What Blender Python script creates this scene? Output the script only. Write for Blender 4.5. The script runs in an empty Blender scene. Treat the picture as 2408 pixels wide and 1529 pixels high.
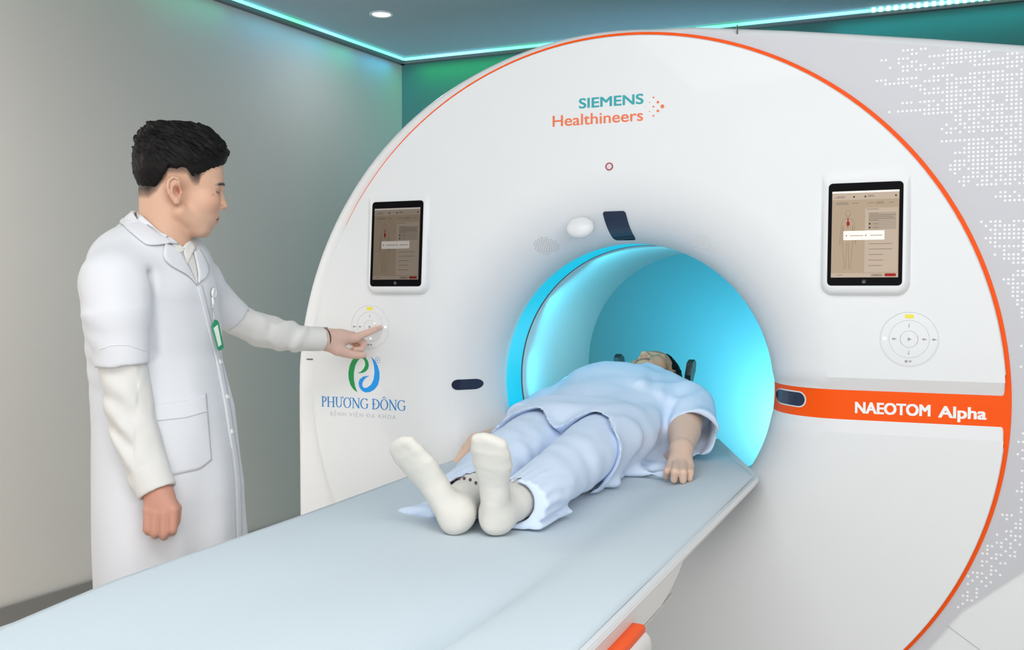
import bpy, bmesh, math, random
import numpy as np
from mathutils import Vector, Matrix
S = bpy.context.scene
PI = math.pi

# ------------------------------------------------------------------ camera
CAM = np.array([.837, -2.6, 1.28])
FPX, CX, CY = 2350.0, 1204.0, 764.5
YAW = math.atan((2220 - CX) / FPX)
PITCH = math.atan((CY - 682) / FPX)
cam_data = bpy.data.cameras.new('camera')
cam = bpy.data.objects.new('camera', cam_data)
S.collection.objects.link(cam)
cam.location = CAM
cam.rotation_euler = (PI / 2 - PITCH, 0, YAW)
cam_data.sensor_width = 36
cam_data.lens = FPX / 2408 * 36
cam_data.clip_start = .05
S.camera = cam

# ------------------------------------------------------------------ view, world, room lights and added fills
S.view_settings.view_transform = 'Standard'
S.view_settings.look = 'None'
S.view_settings.gamma = 1
S.view_settings.exposure = 0.0
S.view_settings.use_curve_mapping = False
W = bpy.data.worlds.new('room_air')
S.world = W
W.use_nodes = True
W.node_tree.nodes['Background'].inputs[0].default_value = (1, .985, .97, 1)
W.node_tree.nodes['Background'].inputs[1].default_value = .96

def area(name, loc, target, size, energy, col=(1, 1, 1), size_y=None, spread=PI):
    l = bpy.data.lights.new(name, 'AREA')
    l.energy = energy
    l.color = col
    l.size = size
    l.spread = spread
    if size_y:
        l.shape = 'RECTANGLE'
        l.size_y = size_y
    o = bpy.data.objects.new(name, l)
    S.collection.objects.link(o)
    o.location = loc
    o.rotation_euler = (Vector(target) - Vector(loc)).to_track_quat('-Z', 'Y').to_euler()
    return o

area('room_ceiling_light', (.4, -1.9, 2.6), (.2, -1.2, 0), 2.2, 50, (1, .985, .97), 1.6)
area('added_front_fill', (.9, -5.2, 1.8), (-.4, 0, 1.0), 3.2, 32, (1, .98, .96), 2.0)  # unseen fill added to light the scanner front evenly
area('added_side_fill', (2.8, -3.4, 2.2), (-1.6, -.2, 1.2), 1.8, 44, (1, .985, .97), 1.4)  # unseen fill added from the right to brighten wall and coat

area('room_wall_light', (-2.10, -2.1, 2.60), (-2.85, -.6, 1.35), .4, 74, (1, .94, .88), .4, spread=math.radians(100))

# ------------------------------------------------------------------ helpers
def tag(o, label=None, cat=None, group=None, kind=None):
    if label: o['label'] = label
    if cat: o['category'] = cat
    if group: o['group'] = group
    if kind: o['kind'] = kind
    return o

def thing(name, label, cat, loc=(0, 0, 0), group=None):
    o = bpy.data.objects.new(name, None)
    S.collection.objects.link(o)
    o.location = loc
    o.empty_display_size = .05
    return tag(o, label, cat, group)

def mat(name, col, rough=.5, metal=0.0, emit=None, estr=0.0, bump=0.0, bscale=200.0, spec=.5, coat=0.0,
        sheen=0.0, sss=0.0, attr=False, var=0.0, vscale=6.0, trans=0.0):
    m = bpy.data.materials.new(name)
    m.use_nodes = True
    nt = m.node_tree
    b = nt.nodes['Principled BSDF']
    b.inputs['Base Color'].default_value = (*col, 1)
    b.inputs['Roughness'].default_value = rough
    b.inputs['Metallic'].default_value = metal
    b.inputs['Specular IOR Level'].default_value = spec
    b.inputs['Coat Weight'].default_value = coat
    b.inputs['Sheen Weight'].default_value = sheen
    b.inputs['Transmission Weight'].default_value = trans
    if sss:
        b.inputs['Subsurface Weight'].default_value = sss
        b.inputs['Subsurface Radius'].default_value = (.010, .004, .002)
        b.inputs['Subsurface Scale'].default_value = 1
    if emit:
        b.inputs['Emission Color'].default_value = (*emit, 1)
        b.inputs['Emission Strength'].default_value = estr
    if attr:
        a = nt.nodes.new('ShaderNodeAttribute')
        a.attribute_name = 'tint'
        nt.links.new(a.outputs['Color'], b.inputs['Base Color'])
    elif var:
        n = nt.nodes.new('ShaderNodeTexNoise')
        n.inputs['Scale'].default_value = vscale
        n.inputs['Detail'].default_value = 5
        tc = nt.nodes.new('ShaderNodeTexCoord')
        nt.links.new(tc.outputs['Object'], n.inputs['Vector'])
        mx = nt.nodes.new('ShaderNodeMix')
        mx.data_type = 'RGBA'
        mx.inputs[6].default_value = (*[c * (1 - var) for c in col], 1)
        mx.inputs[7].default_value = (*[min(1, c * (1 + var)) for c in col], 1)
        nt.links.new(n.outputs['Fac'], mx.inputs[0])
        nt.links.new(mx.outputs[2], b.inputs['Base Color'])
    if bump:
        n = nt.nodes.new('ShaderNodeTexNoise')
        n.inputs['Scale'].default_value = bscale
        n.inputs['Detail'].default_value = 3
        tc = nt.nodes.new('ShaderNodeTexCoord')
        nt.links.new(tc.outputs['Object'], n.inputs['Vector'])
        bp = nt.nodes.new('ShaderNodeBump')
        bp.inputs['Strength'].default_value = bump
        bp.inputs['Distance'].default_value = .002
        nt.links.new(n.outputs['Fac'], bp.inputs['Height'])
        nt.links.new(bp.outputs['Normal'], b.inputs['Normal'])
    return m

def link(name, me, mats, parent=None, smooth=True, auto=None):
    for m in (mats if isinstance(mats, (list, tuple)) else [mats]):
        me.materials.append(m)
    if smooth:
        me.polygons.foreach_set('use_smooth', [True] * len(me.polygons))
    o = bpy.data.objects.new(name, me)
    S.collection.objects.link(o)
    if parent:
        o.parent = parent
        o.matrix_parent_inverse = Matrix.Translation(parent.location).inverted() if parent.parent is None else Matrix.Identity(4)
    if auto is not None:
        me.set_sharp_from_angle(angle=auto)
    return o

def pydata(name, v, f, mats, parent=None, smooth=True, auto=None, fm=None):
    me = bpy.data.meshes.new(name)
    me.from_pydata([tuple(map(float, p)) for p in v], [], [tuple(map(int, q)) for q in f])
    if fm is not None:
        pass
    o = link(name, me, mats, parent, smooth, auto)
    if fm is not None:
        me.polygons.foreach_set('material_index', [int(i) for i in fm])
    me.update()
    return o

class MB:
    """collects shapes into one mesh"""
    def __init__(s): s.v, s.f, s.m = [], [], []
    def add(s, v, f, m=0):
        n = len(s.v)
        s.v += [tuple(p) for p in v]
        s.f += [tuple(i + n for i in q) for q in f]
        s.m += [m] * len(f)
        return s
    def bm(s, b, m=0, mtx=None):
        if mtx is not None: b.transform(mtx)
        b.verts.index_update()
        s.add([v.co[:] for v in b.verts], [[v.index for v in f.verts] for f in b.faces], m)
        b.free()
        return s
    def box(s, lo, hi, bev=0.0, m=0, seg=3, mtx=None):
        b = bmesh.new()
        bmesh.ops.create_cube(b, size=1)
        for v in b.verts:
            v.co = Vector([lo[i] + (v.co[i] + .5) * (hi[i] - lo[i]) for i in range(3)])
        if bev: bmesh.ops.bevel(b, geom=b.edges[:], offset=bev, segments=seg, profile=.5, affect='EDGES')
        return s.bm(b, m, mtx)
    def tube(s, pts, r, n=10, m=0, cap=True, closed=False):
        pts = [Vector(p) for p in pts]
        rs = r if isinstance(r, (list, tuple)) else [r] * len(pts)
        V, F = [], []
        up = None
        N = len(pts)
        for i, p in enumerate(pts):
            a = pts[(i - 1) % N] if (i or closed) else p
            c = pts[(i + 1) % N] if (i < N - 1 or closed) else p
            t = (c - a).normalized()
            if up is None:
                up = t.cross(Vector((0, 0, 1)) if abs(t.z) < .9 else Vector((1, 0, 0))).normalized()
            up = (up - t * up.dot(t)).normalized()
            w = t.cross(up)
            for k in range(n):
                an = 2 * PI * k / n
                V.append(p + (up * math.cos(an) + w * math.sin(an)) * rs[i])
        for i in range(N if closed else N - 1):
            j = (i + 1) % N
            for k in range(n):
                l = (k + 1) % n
                F.append((i * n + k, i * n + l, j * n + l, j * n + k))
        if cap and not closed:
            F.append(tuple(range(n))[::-1])
            F.append(tuple((N - 1) * n + k for k in range(n)))
        return s.add(V, F, m)
    def lathe(s, prof, axis_o, axis='y', n=64, m=0, sx=1.0, sz=1.0):
        """prof: list of (radius, along) revolved round an axis through axis_o"""
        V, F = [], []
        for r, a in prof:
            for k in range(n):
                an = 2 * PI * k / n
                c, q = r * math.cos(an) * sx, r * math.sin(an) * sz
                V.append((axis_o[0] + c, axis_o[1] + a, axis_o[2] + q) if axis == 'y' else
                         (axis_o[0] + c, axis_o[1] + q, axis_o[2] + a))
        for i in range(len(prof) - 1):
            for k in range(n):
                l = (k + 1) % n
                q = (i * n + k, i * n + l, (i + 1) * n + l, (i + 1) * n + k)
                F.append(q if axis == 'y' else q)
        return s.add(V, F, m)
    def sheet(s, poly, y0, y1, m=0):
        """polygon in x,z (counter-clockwise as seen from the front) given thickness from y0 (front) to y1"""
        n = len(poly)
        V = [(x, y0, z) for x, z in poly] + [(x, y1, z) for x, z in poly]
        F = [tuple(range(n))] + [tuple(range(2 * n - 1, n - 1, -1))]
        F += [((i + 1) % n, i, n + i, n + (i + 1) % n) for i in range(n)]
        return s.add(V, F, m)
    def disc(s, x, z, y, r, n=10, th=.0006, m=0, sx=1.0):
        return s.sheet([(x + r * sx * math.cos(2 * PI * k / n), z + r * math.sin(2 * PI * k / n)) for k in range(n)], y - th, y, m)
    def build(s, name, mats, parent=None, smooth=True, auto=math.radians(40)):
        return pydata(name, s.v, s.f, mats, parent, smooth, auto, s.m)

def rrect(x0, z0, x1, z1, r, n=6):
    P = []
    for cx, cz, a0 in ((x1 - r, z1 - r, 0), (x0 + r, z1 - r, 90), (x0 + r, z0 + r, 180), (x1 - r, z0 + r, 270)):
        for k in range(n + 1):
            a = math.radians(a0 + 90 * k / n)
            P.append((cx + r * math.cos(a), cz + r * math.sin(a)))
    return P

def text(name, body, x, z, y, h, width, m, parent, bold=0.0, shear=0.0, th=.0007, spacing=1.0):
    """flat lettering standing just proud of a vertical face; left-bottom at x,z, cap height h, squeezed to width"""
    cu = bpy.data.curves.new(name, 'FONT')
    cu.body = body
    cu.size = 1
    cu.shear = shear
    cu.space_character = spacing
    cu.extrude = .01
    to = bpy.data.objects.new(name, cu)
    S.collection.objects.link(to)
    dg = bpy.context.evaluated_depsgraph_get()
    me = bpy.data.meshes.new_from_object(to.evaluated_get(dg))
    bpy.data.objects.remove(to)
    co = np.empty(len(me.vertices) * 3)
    me.vertices.foreach_get('co', co)
    co = co.reshape(-1, 3)
    ref = .729
    x0, x1 = co[:, 0].min(), co[:, 0].max()
    out = np.empty_like(co)
    out[:, 0] = x + (co[:, 0] - x0) / (x1 - x0) * width
    out[:, 2] = z + co[:, 1] * h / ref
    out[:, 1] = y - th * (co[:, 2] > 0)
    fs = [tuple(p.vertices) for p in me.polygons]
    bpy.data.meshes.remove(me)
    b = MB()
    for i, (dx, dz) in enumerate([(-1, -1), (1, 1), (-1, 1), (1, -1)] if bold else [(0, 0)]):
        q = out.copy(); q[:, 0] += dx * bold * h; q[:, 2] += dz * bold * h * .6; q[:, 1] -= .00002 * i
        b.add(q, fs)
    return b.build(name, m, parent, smooth=False, auto=None)

# ------------------------------------------------------------------ materials
M_white = mat('scanner_white_enamel', (.775, .795, .81), .38, coat=.15)
M_bore = mat('bore_white', (.78, .82, .83), .35)
M_orange = mat('orange_trim', (.95, .095, .0), .45, spec=.2)
M_grey = mat('silver_grey_panel', (.56, .57, .61), .34)
M_dot = mat('white_print', (.88, .89, .9), .4)
M_black = mat('black_glass', (.005, .005, .006), .25, spec=.03)
M_lens = mat('dark_blue_window', (.012, .018, .05), .05)
M_screw = mat('seam_dark', (.10, .09, .09), .5)
M_teal = mat('teal_print', (.02, .36, .40), .4)
M_coral = mat('coral_print', (.86, .17, .06), .4)
M_green = mat('green_print', (.005, .30, .07), .4)
M_blue = mat('blue_print', (.005, .30, .80), .4)
M_blue2 = mat('blue_lettering', (.02, .22, .55), .4)
M_pale = mat('pale_grey_lettering', (.55, .57, .60), .4)
M_mark = mat('dark_grey_marking', (.25, .25, .26), .4)
M_yellow = mat('yellow_marking', (.85, .75, .05), .4)
M_ring = mat('red_ring', (.35, .02, .05), .4)
M_groove = mat('soft_groove', (.60, .61, .62), .5)

# ------------------------------------------------------------------ room shell
WLX = lambda y: -2.165 - .088 * (2.681 - y)      # left wall runs slightly askew
CEIL, YB = 2.66, 2.68
M_wall = mat('warm_grey_wall_paint', (.50, .48, .455), .7, bump=.05, bscale=300)
M_wallb = mat('back_wall_led_tint', (.05, .19, .19), .7, bump=.05, bscale=300)  # teal of the strip light and dimness behind the scanner put into the colour
M_ceil = mat('ceiling_paint', (.44, .53, .60), .75, bump=.04, bscale=250)
M_floor = mat('pale_vinyl_floor', (.74, .69, .64), .35, var=.06, vscale=40)
M_base = mat('dark_baseboard', (.16, .155, .15), .5)
def slab(name, v, m):
    o = pydata(name, v, [(0, 1, 2, 3), (7, 6, 5, 4), (0, 4, 5, 1), (1, 5, 6, 2), (2, 6, 7, 3), (3, 7, 4, 0)], m, smooth=False)
    tag(o, kind='structure')
    return o
yF, xR = -6.5, 4.2
slab('floor', [(-3.3, yF, 0), (xR, yF, 0), (xR, YB + .1, 0), (-3.3, YB + .1, 0), (-3.3, yF, -.1), (xR, yF, -.1), (xR, YB + .1, -.1), (-3.3, YB + .1, -.1)], M_floor)
slab('ceiling', [(-3.3, yF, CEIL + .1), (xR, yF, CEIL + .1), (xR, YB + .1, CEIL + .1), (-3.3, YB + .1, CEIL + .1), (-3.3, yF, CEIL), (xR, yF, CEIL), (xR, YB + .1, CEIL), (-3.3, YB + .1, CEIL)], M_ceil)
slab('wall_left', [(WLX(yF), yF, 0), (WLX(YB), YB, 0), (WLX(YB), YB, CEIL), (WLX(yF), yF, CEIL), (WLX(yF) - .1, yF, 0), (WLX(YB) - .1, YB, 0), (WLX(YB) - .1, YB, CEIL), (WLX(yF) - .1, yF, CEIL)], M_wall)
slab('wall_back', [(WLX(YB) - .1, YB, 0), (xR, YB, 0), (xR, YB, CEIL), (WLX(YB) - .1, YB, CEIL), (WLX(YB) - .1, YB + .1, 0), (xR, YB + .1, 0), (xR, YB + .1, CEIL), (WLX(YB) - .1, YB + .1, CEIL)], M_wallb)
slab('wall_right', [(xR, yF, 0), (xR, YB, 0), (xR, YB, CEIL), (xR, yF, CEIL), (xR + .1, yF, 0), (xR + .1, YB, 0), (xR + .1, YB, CEIL), (xR + .1, yF, CEIL)], M_wall)
slab('baseboard_left', [(WLX(yF) + .015, yF, 0), (WLX(YB) + .015, YB, 0), (WLX(YB) + .015, YB, .09), (WLX(yF) + .015, yF, .09), (WLX(yF), yF, 0), (WLX(YB), YB, 0), (WLX(YB), YB, .09), (WLX(yF), yF, .09)], M_base)
# cornice carrying the light strips, coloured dark to stand in for gap shade
M_cornice = mat('cornice_gap_shade', (.13, .14, .15), .6)
slab('trim_1', [(WLX(yF) + .03, yF, CEIL - .035), (WLX(YB) + .03, YB, CEIL - .035), (WLX(YB) + .03, YB, CEIL), (WLX(yF) + .03, yF, CEIL), (WLX(yF), yF, CEIL - .035), (WLX(YB), YB, CEIL - .035), (WLX(YB), YB, CEIL), (WLX(yF), yF, CEIL)], M_cornice)
slab('trim_2', [(WLX(YB), YB - .03, CEIL - .035), (xR, YB - .03, CEIL - .035), (xR, YB - .03, CEIL), (WLX(YB), YB - .03, CEIL), (WLX(YB), YB, CEIL - .035), (xR, YB, CEIL - .035), (xR, YB, CEIL), (WLX(YB), YB, CEIL)], M_cornice)

def strip_mat(name, scale):
    m = bpy.data.materials.new(name)
    m.use_nodes = True
    nt = m.node_tree
    b = nt.nodes['Principled BSDF']
    tc = nt.nodes.new('ShaderNodeTexCoord')
    n = nt.nodes.new('ShaderNodeTexNoise')
    n.inputs['Scale'].default_value = scale
    n.inputs['Detail'].default_value = 1
    r = nt.nodes.new('ShaderNodeValToRGB')
    e = r.color_ramp.elements
    e[0].position, e[0].color = .36, (.10, 1.0, .45, 1)
    e[1].position, e[1].color = .50, (.22, 1.0, .95, 1)
    x = e.new(.64); x.color = (.30, .85, 1.0, 1)
    nt.links.new(tc.outputs['Object'], n.inputs['Vector'])
    nt.links.new(n.outputs['Fac'], r.inputs['Fac'])
    nt.links.new(r.outputs['Color'], b.inputs['Emission Color'])
    b.inputs['Emission Strength'].default_value = 1.0
    b.inputs['Base Color'].default_value = (.6, .8, .8, 1)
    return m
M_strip = strip_mat('led_strip_glow', 2.6)
M_strip_hot = mat('led_strip_bead', (.7, .9, .9), .3, emit=(.55, 1, .95), estr=2.0)
st = MB(); st.tube([(WLX(y) + .042, y, CEIL - .012) for y in np.linspace(-3.5, YB - .045, 24)], .009, 8)
tag(st.build('led_strip', M_strip), 'thin cyan and green light strip along the top of the left wall', 'light strip', 'colour light strips under the ceiling')
st = MB(); st.tube([(x, YB - .042, CEIL - .012) for x in np.linspace(WLX(YB) + .045, 3.6, 24)], .009, 8)
so = st.build('led_strip', M_strip)
tag(so, 'thin cyan light strip along the top of the green-lit back wall', 'light strip', 'colour light strips under the ceiling')
bd = MB()
for i in range(40):
    x = .50 + i * .034
    bd.tube([(x - .008, YB - .044, CEIL - .012), (x + .008, YB - .044, CEIL - .012)], .011, 8)
bd.build('diode_row', M_strip_hot, so)
# the strips' own light
def strip_light(x, y, dx, dy, L, col, e, tgt):
    area('led_strip_light', (x, y, CEIL - .03), tgt, L, e, col, .03)
for y0, L, col, e in ((.3, 1.0, (.03, .75, .35), .22), (1.00, .45, (.0, .80, .35), .34), (1.45, .36, (.0, .55, .75), .34), (1.80, .30, (.0, .62, .80), .34), (2.08, .22, (.0, .85, .30), .28), (2.42, .3, (.0, .62, .80), .36)):
    e *= .55
    area('led_strip_light', (WLX(y0) + .085, y0, CEIL - .045), (WLX(y0) - .03, y0, CEIL - .75), L, e, col, .05)
for x0, L, col, e in ((-1.75, .6, (.0, 1.0, .16), 1.0), (-1.15, .6, (.0, .80, .40), .9), (-.4, .9, (.02, .9, .35), 1.0), (.8, 1.0, (.0, .75, .75), 1.3), (1.9, .8, (.02, .8, .35), 1.2), (2.8, .8, (.02, .8, .3), .8)):
    e *= .70
    area('led_strip_light', (x0, YB - .085, CEIL - .045), (x0, YB + .03, CEIL - .75), L, e, col, .05)
area('led_strip_light', (WLX(1.7) + .11, 1.7, CEIL - .05), (WLX(1.7) - .35, 1.7, CEIL - 1.5), 1.7, .5, (.02, .35, .85), .05)
# downlight
M_dl = mat('downlight_lens', (.9, .95, 1), .3, emit=(.95, .98, 1), estr=3.0)
t = thing('recessed_downlight', 'small round white recessed lamp glowing in the dark ceiling', 'ceiling lamp', (-1.766, 1.775, CEIL))
b = MB(); b.lathe([(.060, 0), (.060, -.004), (.052, -.006), (.046, -.003)], (-1.766, 1.775, CEIL - .0005), 'z', 40); b.build('trim_ring', M_white, t)
b = MB(); b.lathe([(.0005, -.004), (.046, -.003)], (-1.766, 1.775, CEIL), 'z', 40); b.build('lens', M_dl, t)
area('downlight_beam', (-1.766, 1.775, CEIL - .012), (-1.766, 1.775, 0), .09, 3.0, (.9, .97, 1.0))
# ------------------------------------------------------------------ CT scanner
GX, GZ = .005, 1.004
RB = .41
RA, RC = .968, .957           # half-width and half-height of the round front cover
FLY = .22                     # depth of the funnel
gan = thing('ct_scanner', 'large round white and grey medical scanner with orange trim around a cyan-lit bore', 'scanner', (0, .5, 0))

def flare(r):
    if r >= .62: return 0.0
    t = (.62 - r) / (.62 - RB)
    return FLY * (1 - math.sqrt(max(0, 1 - t ** 2.2)))
rs = [RB + (.62 - RB) * (1 - math.cos(k / 26 * PI / 2)) for k in range(27)] + [.66, .72, .79, .86, .90] + [.918 + .048 * k / 12 for k in range(13)]
rs = sorted(set(rs))
REND = rs[-1]
zo1, zi1, zi0, zo0 = 1.062, 1.030, .956, .925
CD = .018
rcor = .048
def rfac(r, a):
    """radius stretched to the oval outline near the rim"""
    k = max(0, (r - .62) / (REND - .62))
    R = 1 / math.sqrt((math.cos(a) / RA) ** 2 + (math.sin(a) / RC) ** 2)
    return r * (1 - k) + R * k
NL = 190
NBI = 6
V, F, FM = [], [], []
cols = []
for r in rs:
    t = max(0, r - (REND - rcor))
    up = rcor - math.sqrt(max(0, rcor ** 2 - t * t))
    a1, a0 = zi1 + up, zi0 - up
    b1, b0 = max(zo1, a1 + .003), min(zo0, a0 - .003)
    zl = [b1, a1 + (b1 - a1) * .5, a1] + [a1 + (a0 - a1) * j / NBI for j in range(1, NBI)] + [a0, a0 + (b0 - a0) * .5, b0]
    dep = [0, CD * .5, CD] + [CD] * (NBI - 1) + [CD, CD * .5, 0]
    row = []
    for z, d in zip(zl, dep):
        a = math.asin(max(-1, min(1, (z - GZ) / r)))
        rr = rfac(r, a)
        row.append((GX * max(0, (r - .62) / (REND - .62)) + math.sqrt(max(0, rr ** 2 - (z - GZ) ** 2)), flare(r) + d, z))
    A0 = math.asin((b0 - GZ) / r) + 2 * PI
    A1 = math.asin((b1 - GZ) / r)
    for k in range(1, NL):
        a = A0 + (A1 - A0) * k / NL
        rr = rfac(r, a)
        row.append((GX * max(0, (r - .62) / (REND - .62)) + rr * math.cos(a), flare(r), GZ + rr * math.sin(a)))
    cols.append(row)
n = len(cols[0])
# rolled rim going back behind the disc
lastc = cols[-1]
for d, o in ((.004, .0025), (.012, .003), (.030, .003)):
    row = []
    for i, p in enumerate(lastc):
        l = math.hypot(p[0] - GX, p[2] - GZ)
        yy = max(p[1], d) if (2 <= i <= 2 + NBI) else d
        row.append((p[0] + (p[0] - GX) / l * o, max(yy, p[1]), p[2] + (p[2] - GZ) / l * o))
    cols.append(row)
for row in cols: V += row
for i in range(len(cols) - 1):
    for k in range(n):
        l = (k + 1) % n
        F.append((i * n + k, i * n + l, (i + 1) * n + l, (i + 1) * n + k))
        FM.append(1 if 2 <= k < 2 + NBI else 0)
cover = pydata('front_cover', V, F, [M_white, M_orange], gan, True, math.radians(28), FM)

# orange ring lying just behind the disc rim
b = MB()
N = 220
Vr = []
for j, (dr, y) in enumerate(((-.006, .0185), (.0125, .0185), (.0135, .021), (.0135, .032))):
    for k in range(N + 1):
        a = math.radians(-100 + 251 * k / N)
        R = 1 / math.sqrt((math.cos(a) / RA) ** 2 + (math.sin(a) / RC) ** 2) + dr
        Vr.append((GX + R * math.cos(a), y, GZ + R * math.sin(a)))
Fr = [(j * (N + 1) + k, j * (N + 1) + k + 1, (j + 1) * (N + 1) + k + 1, (j + 1) * (N + 1) + k) for j in range(3) for k in range(N)]
b.add(Vr, Fr)
b.build('orange_ring', M_orange, gan)

# main housing: outline swept back
def outline():
    P = [(-1.045, 0), (-1.05, .3), (-1.052, .6), (-1.052, .80), (-1.0525, .88), (-1.052, .96), (-1.050, 1.04)]
    ka = [180, 172, 164, 156, 148, 140, 132, 124, 116, 108, 100, 92, 84]
    kr = [1.052, 1.047, 1.041, 1.036, 1.031, 1.026, 1.020, 1.012, 1.003, .997, .993, .991, .988]
    for a in np.arange(174, 83.9, -2):
        r = sum(np.interp(a + d, ka[::-1], kr[::-1]) for d in (-6, -3, 0, 3, 6)) / 5
        P.append((r * math.cos(math.radians(a)), GZ + r * math.sin(math.radians(a))))
    P += [(.22, 1.981), (.34, 1.964), (.47, 1.946), (.61, 1.924), (.80, 1.893), (1.0, 1.858), (1.2, 1.812), (1.38, 1.74), (1.50, 1.63), (1.56, 1.45), (1.58, 1.1), (1.58, .6), (1.57, 0)]
    return P
OL = outline()
def inset(P, d):
    out = []
    for i, p in enumerate(P):
        a = Vector(P[max(0, i - 1)]); c = Vector(P[min(len(P) - 1, i + 1)])
        t = (c - a).normalized()
        nrm = Vector((t.y, -t.x))          # points inwards for a left-to-right arch
        out.append((p[0] + nrm.x * d, p[1] + nrm.y * d if 0 < i < len(P) - 1 else p[1]))
    return out
rows = [[(GX + .945 * math.cos(math.atan2(z - GZ, x - GX)), .034, GZ + .935 * math.sin(math.atan2(z - GZ, x - GX))) for x, z in OL]]
for d, y in ((.035, .033), (.024, .034), (.012, .040), (.004, .052), (0, .07), (0, .55), (0, 1.06), (.03, 1.10), (.45, 1.10)):
    rows.append([(x, y, max(.002, z)) for x, z in inset(OL, d)])
V = [p for r in rows for p in r]; n = len(OL)
F = [(i * n + k, i * n + k + 1, (i + 1) * n + k + 1, (i + 1) * n + k) for i in range(len(rows) - 1) for k in range(n - 1)]
F = [q[::-1] for q in F]
hous = pydata('housing', V, F, M_white, gan, True, math.radians(35))
# seams across the rim of the housing
b = MB(); b.box((-1.006, .030, 1.0605), (-.966, .0345, 1.0635)); b.build('seam', M_screw, gan)
b = MB(); b.box((.3338, .030, 1.925), (.3362, .036, 1.966)); b.build('seam', M_screw, gan)

# silver grey side panel with the dotted world map
b = MB()
top = [(.20, 1.963), (.337, 1.940), (.47, 1.921), (.61, 1.899), (.80, 1.866), (1.0, 1.830), (1.2, 1.783), (1.36, 1.72), (1.46, 1.62), (1.52, 1.45), (1.54, 1.15), (1.50, .95), (1.30, .80), (1.16, .71), (1.017, .620), (.95, .562), (.885, .507), (.811, .404), (.70, .27), (.55, .16)]
cum = [0]
for a, c in zip(top, top[1:]): cum.append(cum[-1] + math.dist(a, c))
NP = 120
outer, inner = [], []
for k in range(NP + 1):
    s = cum[-1] * k / NP
    i = max(j for j in range(len(cum) - 1) if cum[j] <= s + 1e-9)
    f = (s - cum[i]) / (cum[i + 1] - cum[i])
    p = (top[i][0] + (top[i + 1][0] - top[i][0]) * f, top[i][1] + (top[i + 1][1] - top[i][1]) * f)
    outer.append(p)
    a = math.atan2(p[1] - GZ, p[0] - GX)
    R = 1 / math.sqrt((math.cos(a) / RA) ** 2 + (math.sin(a) / RC) ** 2) + .010
    R = min(R, math.hypot(p[0] - GX, p[1] - GZ) - .001)
    inner.append((GX + R * math.cos(a), GZ + R * math.sin(a)))
L = 5
Vp, Fp = [], []
for k in range(NP + 1):
    for j in range(L + 1):
        f = j / L
        x = inner[k][0] + (outer[k][0] - inner[k][0]) * f
        z = inner[k][1] + (outer[k][1] - inner[k][1]) * f
        Vp.append((x, .0225, z))
    Vp.append((outer[k][0], .036, outer[k][1]))
for k in range(NP):
    for j in range(L + 1):
        q = k * (L + 2) + j
        Fp.append((q + L + 2, q + L + 3, q + 1, q)[::-1])
b.add(Vp, [f[::-1] for f in Fp], 0)
# dots: row -> (first column, last column) runs on a square lattice
runs = {-1: '-10:-8 -6:-5', 0: '-8:-7 0:3', 1: '-15:-14 -11:-9 -4:9', 2: '-11 -8:-7 0:8 13:15', 3: '-13 -10:-8 -6:-5 -3 -1:3 5:6 8:13 15:16',
 4: '-10:-9 -7:-6 -4:-1 6:16', 5: '13:15', 6: '-16:-14 -11:-7 -3:1 5:12 16', 7: '-14:-9 -5:-2 0 2:6 8 10:16', 8: '-8:-6 0:14 16', 9: '-6:-5 -3:-2 0:2 6:8 10 13:16',
 10: '-5:16', 11: '0:4 6 8:15', 12: '-10:-8 -6:-3 -1:2 4:9 13:15', 13: '-4 -2 0:10 13:16', 14: '-13 -11:-2 0:3 7:8 10:12 14:16', 15: '-5:1 3:16',
 16: '2:3 5:7 9 11:12 15:16', 17: '2:3 5:6 8:16', 18: '0 3:4 6:7 10:16', 19: '-1 1:2 4:10 12 14 16', 20: '0:1 3 5:6 8:16', 21: '13:17', 22: '-1:8 10:12 14:17',
 23: '5:9 11:14 16', 24: '4:10 12:15 17', 25: '2:17', 26: '5:9 11:15 17', 27: '2:13', 28: '1:4 6:17', 29: '1:3 5:9 11:17', 30: '2 6:7 9:15 17', 31: '4:10 12 14:17',
 32: '3:5 8:9 11:15 17', 33: '4 7:11 13:14 16:17', 35: '12:13 15', 36: '11:14 16', 37: '13:18', 42: '8 10:12 15:17', 43: '9 11:15', 44: '10:11 13:17', 45: '11:17', 46: '9:18',
 47: '10:11 17', 48: '11:18', 49: '13 17', 50: '11 13:16', 51: '13:18', 52: '15:17', 54: '16:18', 55: '15:17', 56: '13:15', 57: '14:18', 58: '15:16', 59: '15:17', 60: '15:16',
 61: '16:17', 62: '16', 63: '17', 64: '17', 65: '17', 72: '17:18', 77: '17:18'}
dots = []
for r_, spec in runs.items():
    for tok in spec.split():
        a, c = (tok.split(':') + [tok])[:2] if ':' in tok else (tok, tok)
        for k in range(int(a), int(c) + 1):
            dots.append((.8365 + .00989 * k, 1.8508 - .00975 * r_))
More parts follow.
